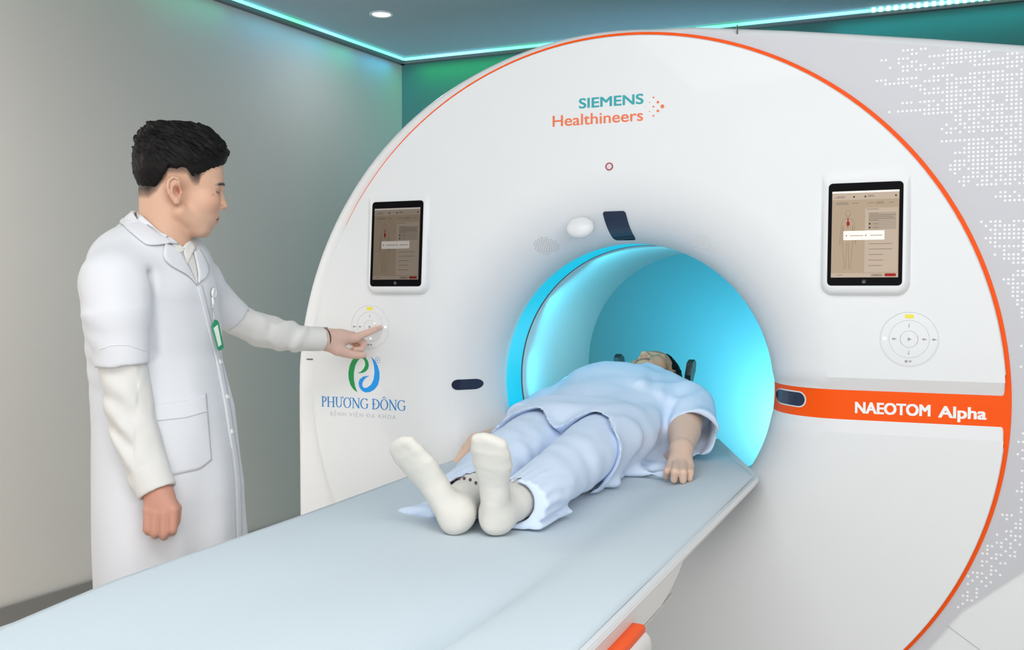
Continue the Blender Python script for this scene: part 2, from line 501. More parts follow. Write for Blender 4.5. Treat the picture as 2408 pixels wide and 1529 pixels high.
# further columns of the map beyond the picture's edge
rnd = random.Random(4)
for r_ in range(0, 62):
    for k in range(18, 58):
        v = math.sin(r_ * .23 + 1.3 * math.sin(k * .11)) + math.sin(k * .31 + r_ * .07)
        if v > .25 and rnd.random() < .85 and math.hypot(k - 20, r_ - 26) < 36:
            dots.append((.8365 + .00989 * k, 1.8508 - .00975 * r_))
lat = [(0.98976, .7907 - .0)]
LOW = [(1.011, 0.8545), (1.0107, 0.825), (1.0109, 0.8155), (1.0012, 0.8055), (1.0108, 0.8057), (1.0104, 0.7859), (1.0103, 0.7666), (1.0102, 0.7571), (0.971, 0.7467), (0.9807, 0.7468), (0.9906, 0.7472), (0.9804, 0.7372), (1.01, 0.7378), (0.9998, 0.7281), (1.0095, 0.7282), (0.9998, 0.7181), (1.0094, 0.7182), (0.9801, 0.7082), (0.9898, 0.7084), (0.9601, 0.6983), (0.9897, 0.6985), (0.9994, 0.6987), (1.0092, 0.6986), (0.9797, 0.689), (0.999, 0.6888), (0.9599, 0.679), (0.9699, 0.6793), (0.9893, 0.6794), (1.0088, 0.6792), (0.9402, 0.669), (0.95, 0.6692), (0.9695, 0.6696), (0.9892, 0.6695), (0.9398, 0.6599), (0.9792, 0.6602), (0.9986, 0.6604), (0.9299, 0.6497), (0.9397, 0.6499), (0.9594, 0.6504), (0.9691, 0.6501), (0.9888, 0.6506), (0.9985, 0.6503), (0.9492, 0.6405), (0.959, 0.6405), (0.9292, 0.6306), (0.9391, 0.6308), (0.9687, 0.6306), (0.9787, 0.6309), (0.9294, 0.6204), (0.9491, 0.6209), (0.949, 0.6113), (0.9588, 0.6116), (0.9093, 0.6012), (0.9192, 0.6015), (0.9292, 0.6013), (0.9486, 0.6013), (0.9682, 0.602), (0.8992, 0.5916), (0.9189, 0.5917), (0.9387, 0.5919), (0.9089, 0.5817), (0.9287, 0.5818), (0.9482, 0.5822), (0.8988, 0.5724), (0.9383, 0.5722), (0.9184, 0.5626), (0.8986, 0.5526), (0.9183, 0.5528), (0.8885, 0.5427), (0.8985, 0.5429), (0.9182, 0.5428), (0.8981, 0.5331), (0.9079, 0.5332), (0.8883, 0.5234), (0.8783, 0.5135), (1.0113, 0.9429), (1.0023, 0.9224), (1.0116, 0.923), (1.011, 0.903), (1.0014, 0.8933), (1.0113, 0.8836)]
dots += LOW
dots = sorted({(round(x, 4), round(z, 4)) for x, z in dots})
dots = [d for i, d in enumerate(dots) if not any(abs(d[0] - e[0]) < .006 and abs(d[1] - e[1]) < .006 for e in dots[max(0, i - 90):i])]
for x, z in dots:
    b.disc(x, z, .0225, .0030, 8, .0005, 1)
pan = b.build('side_panel', [M_grey, M_dot], gan)

# bore: lit ring, seam, tunnel and rear lip
M_glow = mat('cyan_light_ring', (.01, .25, .33), .3, emit=(.0, .46, .66), estr=.85)
b = MB(); b.lathe([(RB, FLY - .001), (RB + .002, .245)], (0, 0, GZ), n=128); b.build('bore_lip', M_bore, gan)
b = MB(); b.lathe([(RB + .002, .245), (RB + .003, .30), (RB + .002, .362)], (0, 0, GZ), n=128); b.build('light_ring', M_glow, gan)
b = MB(); b.lathe([(RB + .002, .362), (RB + .008, .366), (RB + .001, .371)], (0, 0, GZ), n=128); b.build('bore_seam', M_screw, gan)
b = MB(); b.lathe([(RB + .001, .371), (RB, .40), (RB, .7), (RB, 1.02), (RB + .006, 1.045), (RB + .03, 1.075), (RB + .09, 1.098), (RB + .20, 1.101)], (0, 0, GZ), n=128); b.build('bore_tunnel', M_bore, gan)
# light given off by the ring
for deg in (75, 110, 145, 180, 215):
    a = math.radians(deg)
    p = ((RB - .09) * math.cos(a), .40, GZ + (RB - .09) * math.sin(a))
    area('bore_ring_light', p, ((RB - .02) * math.cos(a), .80, GZ + (RB - .02) * math.sin(a)), .12, .26, (.06, .78, 1.0), spread=math.radians(150))
area('added_rear_light', (.34, 2.30, .42), (.16, YB, .66), .22, 13, (1.0, .90, .95), spread=math.radians(120))  # unseen lamps added behind the scanner to light the back wall
area('added_rear_light', (.42, 1.75, .55), (-.05, YB, .95), .35, 17, (.0, .60, 1.0), spread=math.radians(105))
area('added_rear_light', (.10, 1.35, 1.1), (-.6, YB, 1.2), .4, 4, (.0, .50, .85), spread=math.radians(80))

def fl(x, z): return flare(math.hypot(x, z - GZ))
def on_face(poly, lift, name, m, parent, sub=14, edge=None):
    """thin plate that follows the funnel: grid over the polygon's bounding box rows"""
    me = bpy.data.meshes.new(name)
    bm_ = bmesh.new()
    vs = [bm_.verts.new((x, 0, z)) for x, z in poly]
    f = bm_.faces.new(vs)
    z0, z1 = min(p[1] for p in poly), max(p[1] for p in poly)
    x0, x1 = min(p[0] for p in poly), max(p[0] for p in poly)
    for k in range(1, sub):
        bmesh.ops.bisect_plane(bm_, geom=bm_.verts[:] + bm_.edges[:] + bm_.faces[:], plane_co=(0, 0, z0 + (z1 - z0) * k / sub), plane_no=(0, 0, 1))
        bmesh.ops.bisect_plane(bm_, geom=bm_.verts[:] + bm_.edges[:] + bm_.faces[:], plane_co=(x0 + (x1 - x0) * k / sub, 0, 0), plane_no=(1, 0, 0))
    for v in bm_.verts: v.co.y = fl(v.co.x, v.co.z) - lift
    bmesh.ops.recalc_face_normals(bm_, faces=bm_.faces[:])
    bm_.faces.ensure_lookup_table()
    if sum(f.normal.y for f in bm_.faces) > 0: bmesh.ops.reverse_faces(bm_, faces=bm_.faces[:])
    bm_.to_mesh(me); bm_.free()
    return link(name, me, m, parent)
# sensor windows
def pill(x0, x1, z, h):
    r = h / 2
    return rrect(x0, z - r, x1, z + r, r * .98, 8)
on_face(pill(-.501, -.428, .999, .038), .0012, 'window_rim', M_white, gan)
on_face(pill(-.497, -.431, .999, .031), .0022, 'sensor_window', M_lens, gan)
on_face(pill(.424, .516, .998, .042), .0012 - CD, 'window_rim', M_white, gan)
on_face(pill(.424, .512, .998, .035), .0022 - CD, 'sensor_window', M_lens, gan)
on_face(rrect(-.036, GZ + .4175, .038, 1.500, .010, 5), .0012, 'window_rim', M_white, gan)
on_face(rrect(-.032, GZ + .4175, .034, 1.496, .008, 5), .0024, 'camera_window', M_lens, gan)
b = MB()
b.bm((lambda q: (bmesh.ops.create_uvsphere(q, u_segments=32, v_segments=20, radius=1), q)[1])(bmesh.new()), 0,
     Matrix.Translation((-.090, .022, 1.452)) @ Matrix.Rotation(-.5, 4, 'X') @ Matrix.Diagonal((.040, .024, .031, 1)))
b.build('camera_dome', M_white, gan)
for px_ in (-.212, .240):
    b = MB()
    for i in range(-6, 7):
        for j in range(-6, 7):
            x, z = i * .0056 + (j % 2) * .0028, j * .0050
            if (x / .033) ** 2 + (z / .026) ** 2 < 1 and math.hypot(px_ + x, 1.404 + z - GZ) > .436:
                xx, zz = px_ + x, 1.404 + z
                b.disc(xx, zz, fl(xx, zz) - .0004, .0013, 6, .0006)
    b.build('speaker_grille', M_mark if px_ < 0 else M_groove, gan)
# little ring with a pale lens
b = MB(); b.lathe([(.0105, 0), (.0105, -.0022), (.0078, -.0022), (.0078, 0)], (0, 0, 1.614), n=40); ob = b.build('indicator_ring', M_ring, gan)
b = MB(); b.lathe([(.0079, -.0010), (.0004, -.0014)], (0, 0, 1.614), n=40); b.build('indicator_lens', mat('pale_pink_lens', (.75, .66, .68), .3), ob)

# lettering and marks
text('maker_lettering', 'SIEMENS', -.0865, 1.7765, 0, .0275, .180, M_teal, gan, bold=.035)
text('maker_lettering', 'Healthineers', -.164, 1.7315, 0, .0315, .257, M_coral, gan, bold=.012)
b = MB()
for (x, z), r in zip([(.099, 1.767), (.111, 1.778), (.111, 1.754), (.122, 1.790), (.122, 1.766), (.122, 1.742), (.134, 1.777), (.134, 1.754), (.146, 1.765)], (.0008, .0014, .0014, .0024, .0025, .0025, .0036, .0036, .0052)):
    b.disc(x, z, 0, r, 18, .0006)
b.build('dot_emblem', M_coral, gan)
text('model_lettering', 'NAEOTOM', .638, .9740, CD, .0285, .171, M_dot, gan, bold=.05)
text('model_lettering', 'Alpha', .829, .9725, CD, .0285, .103, M_dot, gan, bold=.05)

# clinic emblem: two leaf-like letters, traced in the face plane (metres)
def px_face(poly): return poly
EMB = {'green': [[(-0.7811, 1.0809), (-0.7959, 1.0797), (-0.8108, 1.0738), (-0.8208, 1.062), (-0.8278, 1.0469), (-0.8319, 1.0276), (-0.8311, 1.0085), (-0.8247, 0.9895), (-0.8139, 0.9763), (-0.8005, 0.9679), (-0.8084, 0.9859), (-0.8127, 1.007), (-0.8125, 1.0283), (-0.8075, 1.0497), (-0.799, 1.0639), (-0.79, 1.0714)], [(-0.7885, 1.0739), (-0.7787, 1.0708), (-0.7729, 1.0634), (-0.7719, 1.0516), (-0.7779, 1.0404), (-0.7878, 1.0316), (-0.7997, 1.0261), (-0.7824, 1.028), (-0.7696, 1.0331), (-0.7617, 1.0418), (-0.7592, 1.0532), (-0.7621, 1.0637), (-0.7689, 1.0732), (-0.7787, 1.0801), (-0.791, 1.0798)]], 'blue': [[(-0.7459, 1.0675), (-0.7412, 1.0517), (-0.7393, 1.0307), (-0.7424, 1.0103), (-0.7512, 0.994), (-0.7645, 0.9842), (-0.7758, 0.9821), (-0.7827, 0.9877), (-0.7826, 0.9979), (-0.7761, 1.0083), (-0.7668, 1.0154), (-0.7565, 1.0208), (-0.779, 1.0171), (-0.7914, 1.0086), (-0.7959, 0.997), (-0.793, 0.9839), (-0.7842, 0.9737), (-0.772, 0.9691), (-0.7563, 0.9706), (-0.7411, 0.9784), (-0.7284, 0.9923), (-0.7224, 1.0123), (-0.7223, 1.0325), (-0.7285, 1.052), (-0.7391, 1.0677), (-0.7517, 1.0779)]]}
for nm, m in (('green', M_green), ('blue', M_blue)):
    b = MB()
    for poly in EMB[nm]: b.sheet(poly, -.0006, 0)
    b.build('clinic_emblem', m, gan, smooth=False)
# serif lettering built from strokes: unit height 1, thick stems .13, thin strokes .05
def stroke(P, w, closed=False):
    """variable-width ribbon polygons along P; returns quads"""
    Q = []
    n = len(P)
    for i in range(n):
        a = Vector(P[i - 1]) if i else Vector(P[0]); c = Vector(P[i + 1]) if i < n - 1 else Vector(P[-1])
        t = (c - a).normalized()
        k = w[i] if isinstance(w, (list, tuple)) else w
        nn = Vector((-t.y, t.x)) * k / 2
        Q.append((Vector(P[i]) + nn, Vector(P[i]) - nn))
    return [[Q[i][0], Q[i][1], Q[i + 1][1], Q[i + 1][0]] for i in range(n - 1)]
TK, TN, SR = .135, .055, .06
def vst(x, y0=0.0, y1=1.0, w=TK): return [[(x - w / 2, y0), (x + w / 2, y0), (x + w / 2, y1), (x - w / 2, y1)]]
def srf(x, y, w=.17): return [[(x - w, y - .02), (x + w, y - .02), (x + w, y + .025), (x - w, y + .025)]]
def arc(cx, cy, rx, ry, a0, a1, w0=TN, w1=TK, n=26):
    P, w = [], []
    for k in range(n + 1):
        a = math.radians(a0 + (a1 - a0) * k / n)
        P.append((cx + rx * math.cos(a), cy + ry * math.sin(a)))
        w.append(w0 + (w1 - w0) * abs(math.cos(a)) ** 1.5)
    return stroke(P, w)
def hook(x, y): return arc(x, y, .07, .10, -60, 80, .05, .09, 10)
def glyph(c):
    if c == 'P': return vst(.17) + srf(.17, 0) + srf(.14, 1, .14) + arc(.22, .74, .34, .25, -92, 92) , .66
    if c == 'H': return vst(.17) + vst(.78) + srf(.17, 0) + srf(.17, 1) + srf(.78, 0) + srf(.78, 1) + [[(.17, .48), (.78, .48), (.78, .54), (.17, .54)]], .98
    if c == 'U': return vst(.17, .3) + srf(.17, 1) + srf(.72, 1, .13) + stroke([(.72, 1), (.72, .3)], TN) + arc(.445, .3, .275, .29, 180, 360, TN, TK * .8) + hook(.86, 1.0), .96
    if c == 'O': return arc(.46, .5, .38, .5, 0, 360, TN, TK, 48), .94
    if c == 'o': return arc(.46, .5, .38, .5, 0, 360, TN, TK, 48) + hook(.80, .98), .98
    if c == 'ô': return arc(.46, .5, .38, .5, 0, 360, TN, TK, 48) + stroke([(.26, 1.12), (.46, 1.27)], .06) + stroke([(.46, 1.27), (.66, 1.12)], .06), .94
    if c == 'N': return stroke([(.17, 0), (.17, 1)], TN * 1.2) + stroke([(.82, 0), (.82, 1)], TN * 1.2) + stroke([(.15, 1), (.83, 0)], TK) + srf(.17, 0, .13) + srf(.10, 1, .12) + srf(.82, 1, .13), .98
    if c == 'G': return arc(.50, .5, .42, .5, 48, 318, TN, TK, 40) + vst(.80, .08, .46, TK * .9) + srf(.80, .46, .15) + stroke([(.78, .78), (.80, .98)], TN), .98
    if c == 'D': return vst(.17) + srf(.14, 0, .14) + srf(.14, 1, .14) + arc(.22, .5, .60, .5, -94, 94, TN, TK, 30) + [[(.02, .48), (.42, .48), (.42, .54), (.02, .54)]], .94
    return [], .36
def serif(s, x, z, h, width):
    tot = sum(glyph(c)[1] for c in s)
    k = width / tot
    b = MB(); cx_ = 0
    for c in s:
        qs, adv = glyph(c)
        for i, q in enumerate(qs):
            pts = [(x + (cx_ + p[0]) * k, z + p[1] * h) for p in q]
            ar = sum(pts[j][0] * pts[(j + 1) % 4][1] - pts[(j + 1) % 4][0] * pts[j][1] for j in range(4))
            b.sheet(pts if ar > 0 else pts[::-1], -.0006 - .00001 * (i % 7), 0)
        cx_ += adv
    return b
serif('PHUoNG DôNG', -.931, .9195, .0305, .300).build('clinic_lettering', M_blue2, gan, smooth=False)
text('clinic_small_lettering', 'BỆNH VIỆN DA KHOA', -.898, .893, 0, .0125, .232, M_pale, gan, spacing=1.35)
b = MB(); b.sheet([(-.7735, .8984), (-.7675, .8984), (-.7675, .8998), (-.7735, .8998)], -.0007, 0); b.build('clinic_small_lettering', M_pale, gan)
b = MB(); Rr = [(-.7285 + .0085 * math.cos(2 * PI * k / 28), 0, 1.0685 + .0085 * math.sin(2 * PI * k / 28)) for k in range(28)]
b.tube(Rr, .0006, 5, closed=True); b.build('registered_mark', M_blue2, gan)
text('registered_mark', 'R', -.7313, 1.0655, 0, .006, .0048, M_blue2, gan)

# round control pads
def control_pad(cx, cz, label_extra):
    b = MB(); b.lathe([(.068, .0002), (.0675, -.0010), (.066, -.0016), (.0650, -.0010), (.0646, .0006), (.0642, -.0012), (.046, -.0020), (.0454, -.0006), (.0448, -.0020), (.0205, -.0026), (.0200, -.0010), (.0194, -.0030), (.0004, -.0032)], (cx, 0, cz), n=64)
    pad = b.build('control_pad', M_white, gan, auto=math.radians(25))
    b = MB(); b.sheet(rrect(cx - .010, cz + .0505, cx + .010, cz + .0595, .0015, 3), -.0026, -.0012); b.build('yellow_key', M_yellow, pad)
    b = MB(); b.sheet([(cx - .003, cz - .0045), (cx + .0055, cz), (cx - .003, cz + .0045)], -.0038, -.003); b.build('play_marking', M_mark2, pad)
    for sx in (-1, 1):
        b = MB(); b.tube([(cx + .0200 * math.cos(math.radians(t_)) * sx, -.0022, cz + .0200 * math.sin(math.radians(t_))) for t_ in range(-42, 34, 6)], .0006, 5); b.build('arc_marking', M_mark2, pad)
    for dz in (.033, -.033):
        b = MB(); b.tube([(cx, -.0022, cz + dz + .005), (cx - .001, -.0022, cz + dz - .002)], .0006, 5)
        b.sheet([(cx - .003, cz + dz - .0015), (cx - .001, cz + dz - .005), (cx + .0015, cz + dz - .0015)], -.0028, -.0018); b.build('arrow_marking', M_mark2, pad)
    for dx in (-.034, .034, .056) if label_extra else (-.034, -.055, .034):
        b = MB(); b.disc(cx + dx - .002, cz, -.0018, .0026, 12, .0008)
        b.sheet([(cx + dx + .0005, cz - .0022), (cx + dx + .006, cz), (cx + dx + .0005, cz + .0022)], -.0026, -.0018); b.build('arrow_marking', M_mark2, pad)
    b = MB(); b.disc(cx - .006, cz - .054, -.0008, .0035, 14, .0012)
    b.sheet([(cx - .001, cz - .052), (cx + .003, cz - .0575), (cx + .007, cz - .052)], -.0022, -.0006); b.build('eject_marking', M_mark2, pad)
    for dx, dz in ((-.056, .0005),) if label_extra else ((.054, 0), (.016, .010), (.002, -.035)):
        b = MB(); b.disc(cx + dx, cz + dz, -.0020, .0030, 14, .001); b.build('status_light', M_led, pad)
M_mark2 = mat('grey_key_marking', (.33, .33, .34), .4)
M_led = mat('white_status_light', (.95, .95, .95), .3, emit=(1, 1, 1), estr=.9)
control_pad(-.754, 1.1685, 0)
control_pad(.7605, 1.161, 1)

# tablet holders: scooped surround rising from the cover, tablet tilted in it
M_scr = {}
def tablet(cx, warm, label):
    x0, x1, z0, z1 = cx - .104, cx + .104, 1.266, 1.588
    b = MB()
    # surround: open-topped tray, bottom standing proud
    rows = []
    for k in range(0, 21):
        pass
    out = rrect(x0, z0, x1, z1, .030, 8)
    mid = rrect(x0 + .005, z0 + .005, x1 - .005, z1 - .012, .028, 8)
    front = rrect(x0 + .011, z0 + .011, x1 - .011, z1 - .030, .026, 8)
    def yy(z):                      # front plane leans: bottom proud, top sunk
        t = (z - z0) / (z1 - .030 - z0)
        return -.023 + .020 * t
    scr = rrect(cx - .0865, 1.2905, cx + .0865, 1.5435 - .0005, .010, 8)
    n = len(out)
    V = [(x, .0, z) for x, z in out] + [(x, -.0005 + yy(z) * .6 * (1 - max(0, min(1, (z - (z1 - .20)) / .19)) ** 1.5), z) for x, z in mid] + [(x, yy(z), z) for x, z in front] + [(x, yy(z), z) for x, z in scr]
    F = [(j * n + k, j * n + (k + 1) % n, (j + 1) * n + (k + 1) % n, (j + 1) * n + k) for j in range(3) for k in range(n)]
    b.add(V, F)
    hold = b.build('tablet_holder', M_white, gan, auto=math.radians(75))
    t = thing('tablet', label, 'tablet', (cx, -.02, 1.29), 'tablets docked on the scanner front')
    sh = lambda P, dy0, dy1: ([(x, yy(z) + dy0, z) for x, z in P], [(x, yy(z) + dy1, z) for x, z in P])
    def plate(P, dy0, dy1, bb, m=0):
        a, c = sh(P, dy0, dy1)
        k = len(P)
        bb.add(a + c, [tuple(range(k))] + [tuple(range(2 * k - 1, k - 1, -1))] + [((i + 1) % k, i, k + i, k + (i + 1) % k) for i in range(k)], m)
    b = MB(); plate(rrect(cx - .0862, 1.2908, cx + .0862, 1.5427, .010, 8), -.0016, .004, b); b.build('glass_front', M_black, t)
    sx0, sx1, sz0, sz1 = cx - .0775, cx + .0775, 1.3105, 1.5225
    b = MB()
    P = lambda u, v: (sx0 + (sx1 - sx0) * u, sz0 + (sz1 - sz0) * v)
    def R(u0, v0, u1, v1, m, lay, r=0):
        a, c = P(u0, v0), P(u1, v1)
        plate(rrect(a[0], a[1], c[0], c[1], r or .0002, 4 if r else 1), -.0020 - .0002 * lay, -.0018 - .0002 * lay, b, m)
    mm = M_scr[warm]
    R(0, 0, 1, 1, 0, 0)                       # canvas
    R(0, .90, 1, .975, 1, 1)                  # header
    R(0, .978, 1, 1, 2, 1)                    # white status bar
    R(.50, .06, .985, .80, 1, 1)              # side list
    R(0, 0, 1, .05, 1, 1)
    R(.55, .55, .96, .745, 3, 2)
    R(.06, .842, .25, .872, 4, 2, .0026); R(.66, .842, .78, .872, 4, 2, .0026)
    R(.80, .012, .97, .045, 5, 2, .003); R(.60, .012, .77, .040, 4, 2, .003)
    for u0, u1, v in ((.04, .19, .925), (.08, .19, .94), (.54, .62, .945), (.54, .64, .932), (.30, .40, .857), (.53, .64, .857), (.85, .92, .857), (.52, .70, .785), (.56, .70, .735), (.56, .95, .715), (.56, .92, .695), (.56, .95, .675), (.56, .70, .655), (.62, .70, .615), (.62, .70, .572), (.56, .91, .385), (.56, .91, .325), (.56, .78, .262), (.56, .78, .198), (.56, .76, .135), (.09, .17, .026), (.66, .71, .026)):
        R(u0, v - .003, u1, v + .003, 6, 3)
    for u, v in ((.33, .932), (.50, .932), (.57, .616), (.57, .572), (.95, .935)):
        R(u - .012, v - .009, u + .012, v + .009, 7, 3)
    # body outline figure
    def line(pts, m, w=.0007):
        pp = [P(u, v) for u, v in pts]
        for q in stroke([(x, z) for x, z in pp], w):
            plate([(v_[0], v_[1]) for v_ in q], -.0027, -.0025, b, m)
    hd = [(.245 + .038 * math.cos(a / 12 * 2 * PI), .745 + .036 * math.sin(a / 12 * 2 * PI)) for a in range(13)]
    line(hd, 6)
    for s in (-1, 1):
        f = lambda L_: [(.245 + s * du, v) for du, v in L_]
        line(f([(.018, .715), (.018, .685), (.07, .668), (.095, .640), (.105, .53), (.125, .41), (.118, .385), (.100, .44), (.082, .52), (.072, .60)]), 6)
        line(f([(.072, .60), (.060, .50), (.078, .42), (.062, .25), (.045, .13), (.058, .10), (.022, .10), (.020, .20), (.012, .40)]), 6)
    R(.237, .62, .253, .69, 5, 4); R(.225, .60, .270, .645, 5, 4, .002); R(.241, .57, .249, .61, 5, 4)
    R(.18, .432, .79, .538, 2, 6)             # white notice bar
    for u0, u1 in ((.28, .48), (.58, .76)):
        R(u0, .478, u1, .487, 3, 7)
    for u in (.225, .515): R(u - .012, .474, u + .012, .492, 3, 7)
    b.build('screen', mm, t, smooth=False)
    b = MB()
    zc = 1.3005
    b.lathe([(.0052, -.0008), (.0048, -.0014), (.0042, -.0010), (.0003, -.0010)], (cx, yy(zc) - .0012, zc), n=28)
    b.build('home_button', mat('home_button_ring', (.05, .05, .055), .25), t)
def scrset(k, base):
    e = 1.0
    def sm(nm, c, f=1.0):
        return mat('screen_%s_%s' % (nm, k), (.01, .01, .01), .25, spec=.06, emit=tuple(x * base * f for x in c), estr=1.0)
    return [sm('canvas', (.47, .36, .25)), sm('panel', (.56, .45, .35)), sm('white', (.95, .88, .80), 1.15), sm('box', (.43, .35, .27)), sm('key', (.34, .28, .21)),
            sm('red', (.36, .012, .008)), sm('line', (.24, .165, .12)), sm('icon', (.02, .02, .02))]
M_scr['bright'] = scrset('bright', 1.0)
M_scr['dim'] = scrset('dim', .34)
tablet(-.654, 'dim', 'dim brownish tablet docked on the scanner beside the doctor, above his pointing hand')
tablet(.657, 'bright', 'brighter beige-screen tablet docked above the orange stripe and full round keypad')
# ------------------------------------------------------------------ patient table
M_shell = mat('table_shell', (.74, .72, .70), .4)
M_sheet = mat('pale_blue_grey_sheet', (.60, .68, .735), .8, bump=.06, bscale=350)
M_blackpad = mat('black_pad', (.012, .013, .016), .35)
M_cradle = mat('cradle_white', (.75, .76, .77), .4)
tab = thing('patient_table', 'white scanner table on an orange-striped base, running into the bore', 'patient table', (0, -1.2, 0))
def half(y):
    """half-width of the top along its length: wide outside, narrow inside the bore"""
    if y < .02: return .395
    t = min(1, (y - .02) / .68)
    return .395 - .255 * t
ZT = .800
def sheet_z(x, y):
    h = half(y)
    z = ZT - .014 * math.exp(-(x / .26) ** 4) - .006 * math.exp(-((x - h) / .03) ** 2)
    # long trough pressed into the sheet to the right of the patient
    d = (x - .165) / (.022 + .058 * max(0, min(1, (y + 1.5) / 1.0)))
    g = math.exp(-d * d) * (.016 + .024 * max(0, min(1, (-.8 - y) / .5)))
    if y > -.2: g *= max(0, 1 - (y + .2) / .4)
    z -= g
    z += .0016 * math.sin(9 * x + 3.1 * y) + .0012 * math.sin(17 * x - 5 * y + 1) + .0010 * math.sin(6.0 * y + 2)
    return z
ys = list(np.linspace(-2.35, .64, 150))
V, F = [], []
NX = 60
for y in ys:
    h = half(y) - .006
    for i in range(NX + 1):
        hl = h + (.030 * min(1, max(0, (.02 - y) / .1)) * min(1, max(0, (y + 1.62) / .26)) if y < .02 else 0)
        x = -hl + (h + hl) * i / NX
        V.append((x, y, sheet_z(x, y)))
for j in range(len(ys) - 1):
    for i in range(NX):
        a = j * (NX + 1) + i
        F.append((a, a + 1, a + NX + 2, a + NX + 1))
sh = pydata('table_sheet', V, F, M_sheet, None, True)
md = sh.modifiers.new('thick', 'SOLIDIFY'); md.thickness = .004; md.offset = -1
tag(sh, 'pale blue-grey sheet spread over the scanner table under the patient', 'sheet')
# left far corner where the sheet hangs off the end of the table is out of frame
def tray():
    V, F = [], []
    ysx = list(np.linspace(-2.35, .64, 90))
    for y in ysx:
        h = half(y) + .006
        prof = [(-h, ZT - .004), (-h - .004, ZT - .012), (-h + .004, ZT - .026), (-h * .8, ZT - .055), (-h * .4, ZT - .075), (0, ZT - .08), (h * .4, ZT - .075), (h * .8, ZT - .055), (h - .004, ZT - .026), (h + .004, ZT - .012), (h, ZT - .004), (h - .012, ZT - .008), (h * .6, ZT - .064), (0, ZT - .068), (-h * .6, ZT - .064), (-h + .012, ZT - .008)]
        V += [(x, y, z) for x, z in prof]
    n = 16
    for j in range(len(ysx) - 1):
        for k in range(n):
            l = (k + 1) % n
            F.append((j * n + k, j * n + l, (j + 1) * n + l, (j + 1) * n + k))
    F.append(tuple(range(n))[::-1]); F.append(tuple((len(ysx) - 1) * n + k for k in range(n)))
    return V, F
V, F = tray()
pydata('cradle', V, F, M_cradle, tab, True, math.radians(40))
# carriage under the cradle, its front end rounded off towards the scanner
b = MB()
prof = [(-.83, .728), (-.85, .727), (-.89, .726), (-.95, .725), (-1.10, .724), (-1.14, .70), (-1.18, .62), (-2.3, .62), (-2.3, .728)]
n = len(prof)
for xs in ((-.392, .392),):
    V = [(xs[1], y, z) for y, z in prof] + [(xs[0], y, z) for y, z in prof]
    F = [tuple(range(n)), tuple(range(2 * n - 1, n - 1, -1))] + [((i + 1) % n, i, n + i, n + (i + 1) % n) for i in range(n)]
    b.add(V, F)
o = b.build('carriage', M_shell, tab)
md = o.modifiers.new('soft', 'BEVEL'); md.width = .008; md.segments = 3; md.limit_method = 'ANGLE'
b = MB(); b.box((-.434, -2.3, .30), (.434, -1.112, .725), .05, seg=5); b.box((.372, -2.3, .60), (.434, -1.112, .760), .022, seg=5); b.box((-.434, -2.3, .60), (-.372, -1.112, .760), .022, seg=5); b.box((-.30, -2.1, 0), (.30, -1.25, .34), .04); b.build('base', M_shell, tab)
b = MB(); b.box((-1.03, .038, .002), (1.55, .055, .495)); b.build('lower_cover', M_white, gan)
for s_ in (-1, 1):
    b = MB(); pf_ = [(-.790, .792), (-.80, .784), (-.835, .770), (-.90, .752), (-.96, .744), (-1.115, .744), (-2.3, .744), (-2.3, .792)]
    n = len(pf_)
    V = [(s_ * .4035, y, z) for y, z in pf_] + [(s_ * .394, y, z) for y, z in pf_]
    F = [tuple(range(n)), tuple(range(2 * n - 1, n - 1, -1))] + [((i + 1) % n, i, n + i, n + (i + 1) % n) for i in range(n)]
    b.add(V, F if s_ > 0 else [q[::-1] for q in F]); b.build('side_skirt', M_shell, tab)
b = MB(); b.box((.398, -2.25, .745), (.424, -1.125, .768), .006); b.build('accent_stripe', M_orange, tab)
b = MB(); b.box((-.424, -2.25, .745), (-.396, -1.125, .768), .006); b.build('accent_stripe', M_orange, tab)
# head holder: two black paddles rising either side of the head
hh = MB(); hh.box((-.20, .55, .79), (.08, .93, .815), .01); head_hold = hh.build('head_holder', M_blackpad, tab)
# ------------------------------------------------------------------ distance-field modelling of soft bodies
BIG = np.float32(.2)
_rs = np.random.RandomState(7)
_lat = _rs.rand(32, 32, 32).astype(np.float32)
def noise3(x, y, z):
    x, y, z = np.broadcast_arrays(x, y, z)
    xi, yi, zi = np.floor(x).astype(int), np.floor(y).astype(int), np.floor(z).astype(int)
    fx, fy, fz = x - xi, y - yi, z - zi
    fx, fy, fz = [f * f * (3 - 2 * f) for f in (fx, fy, fz)]
    r = 0
    for i in (0, 1):
        for j in (0, 1):
            for k in (0, 1):
                w = (fx if i else 1 - fx) * (fy if j else 1 - fy) * (fz if k else 1 - fz)
                r = r + w * _lat[(xi + i) & 31, (yi + j) & 31, (zi + k) & 31]
    return (r * 2 - 1).astype(np.float32)
def axis(lo, hi, fine, coarse=None, spans=()):
    """grid positions, fine inside spans and coarse outside"""
    if not coarse: return np.arange(lo, hi + fine, fine)
    out, p = [lo], lo
    while p < hi:
        p += fine if any(a <= p <= b for a, b in spans) else coarse
        out.append(p)
    return np.array(out)
def smin(a, b, k):
    h = np.clip(.5 + .5 * (b - a) / k, 0, 1)
    return b + (a - b) * h - k * h * (1 - h)
def _v(p): return np.array(p, float)
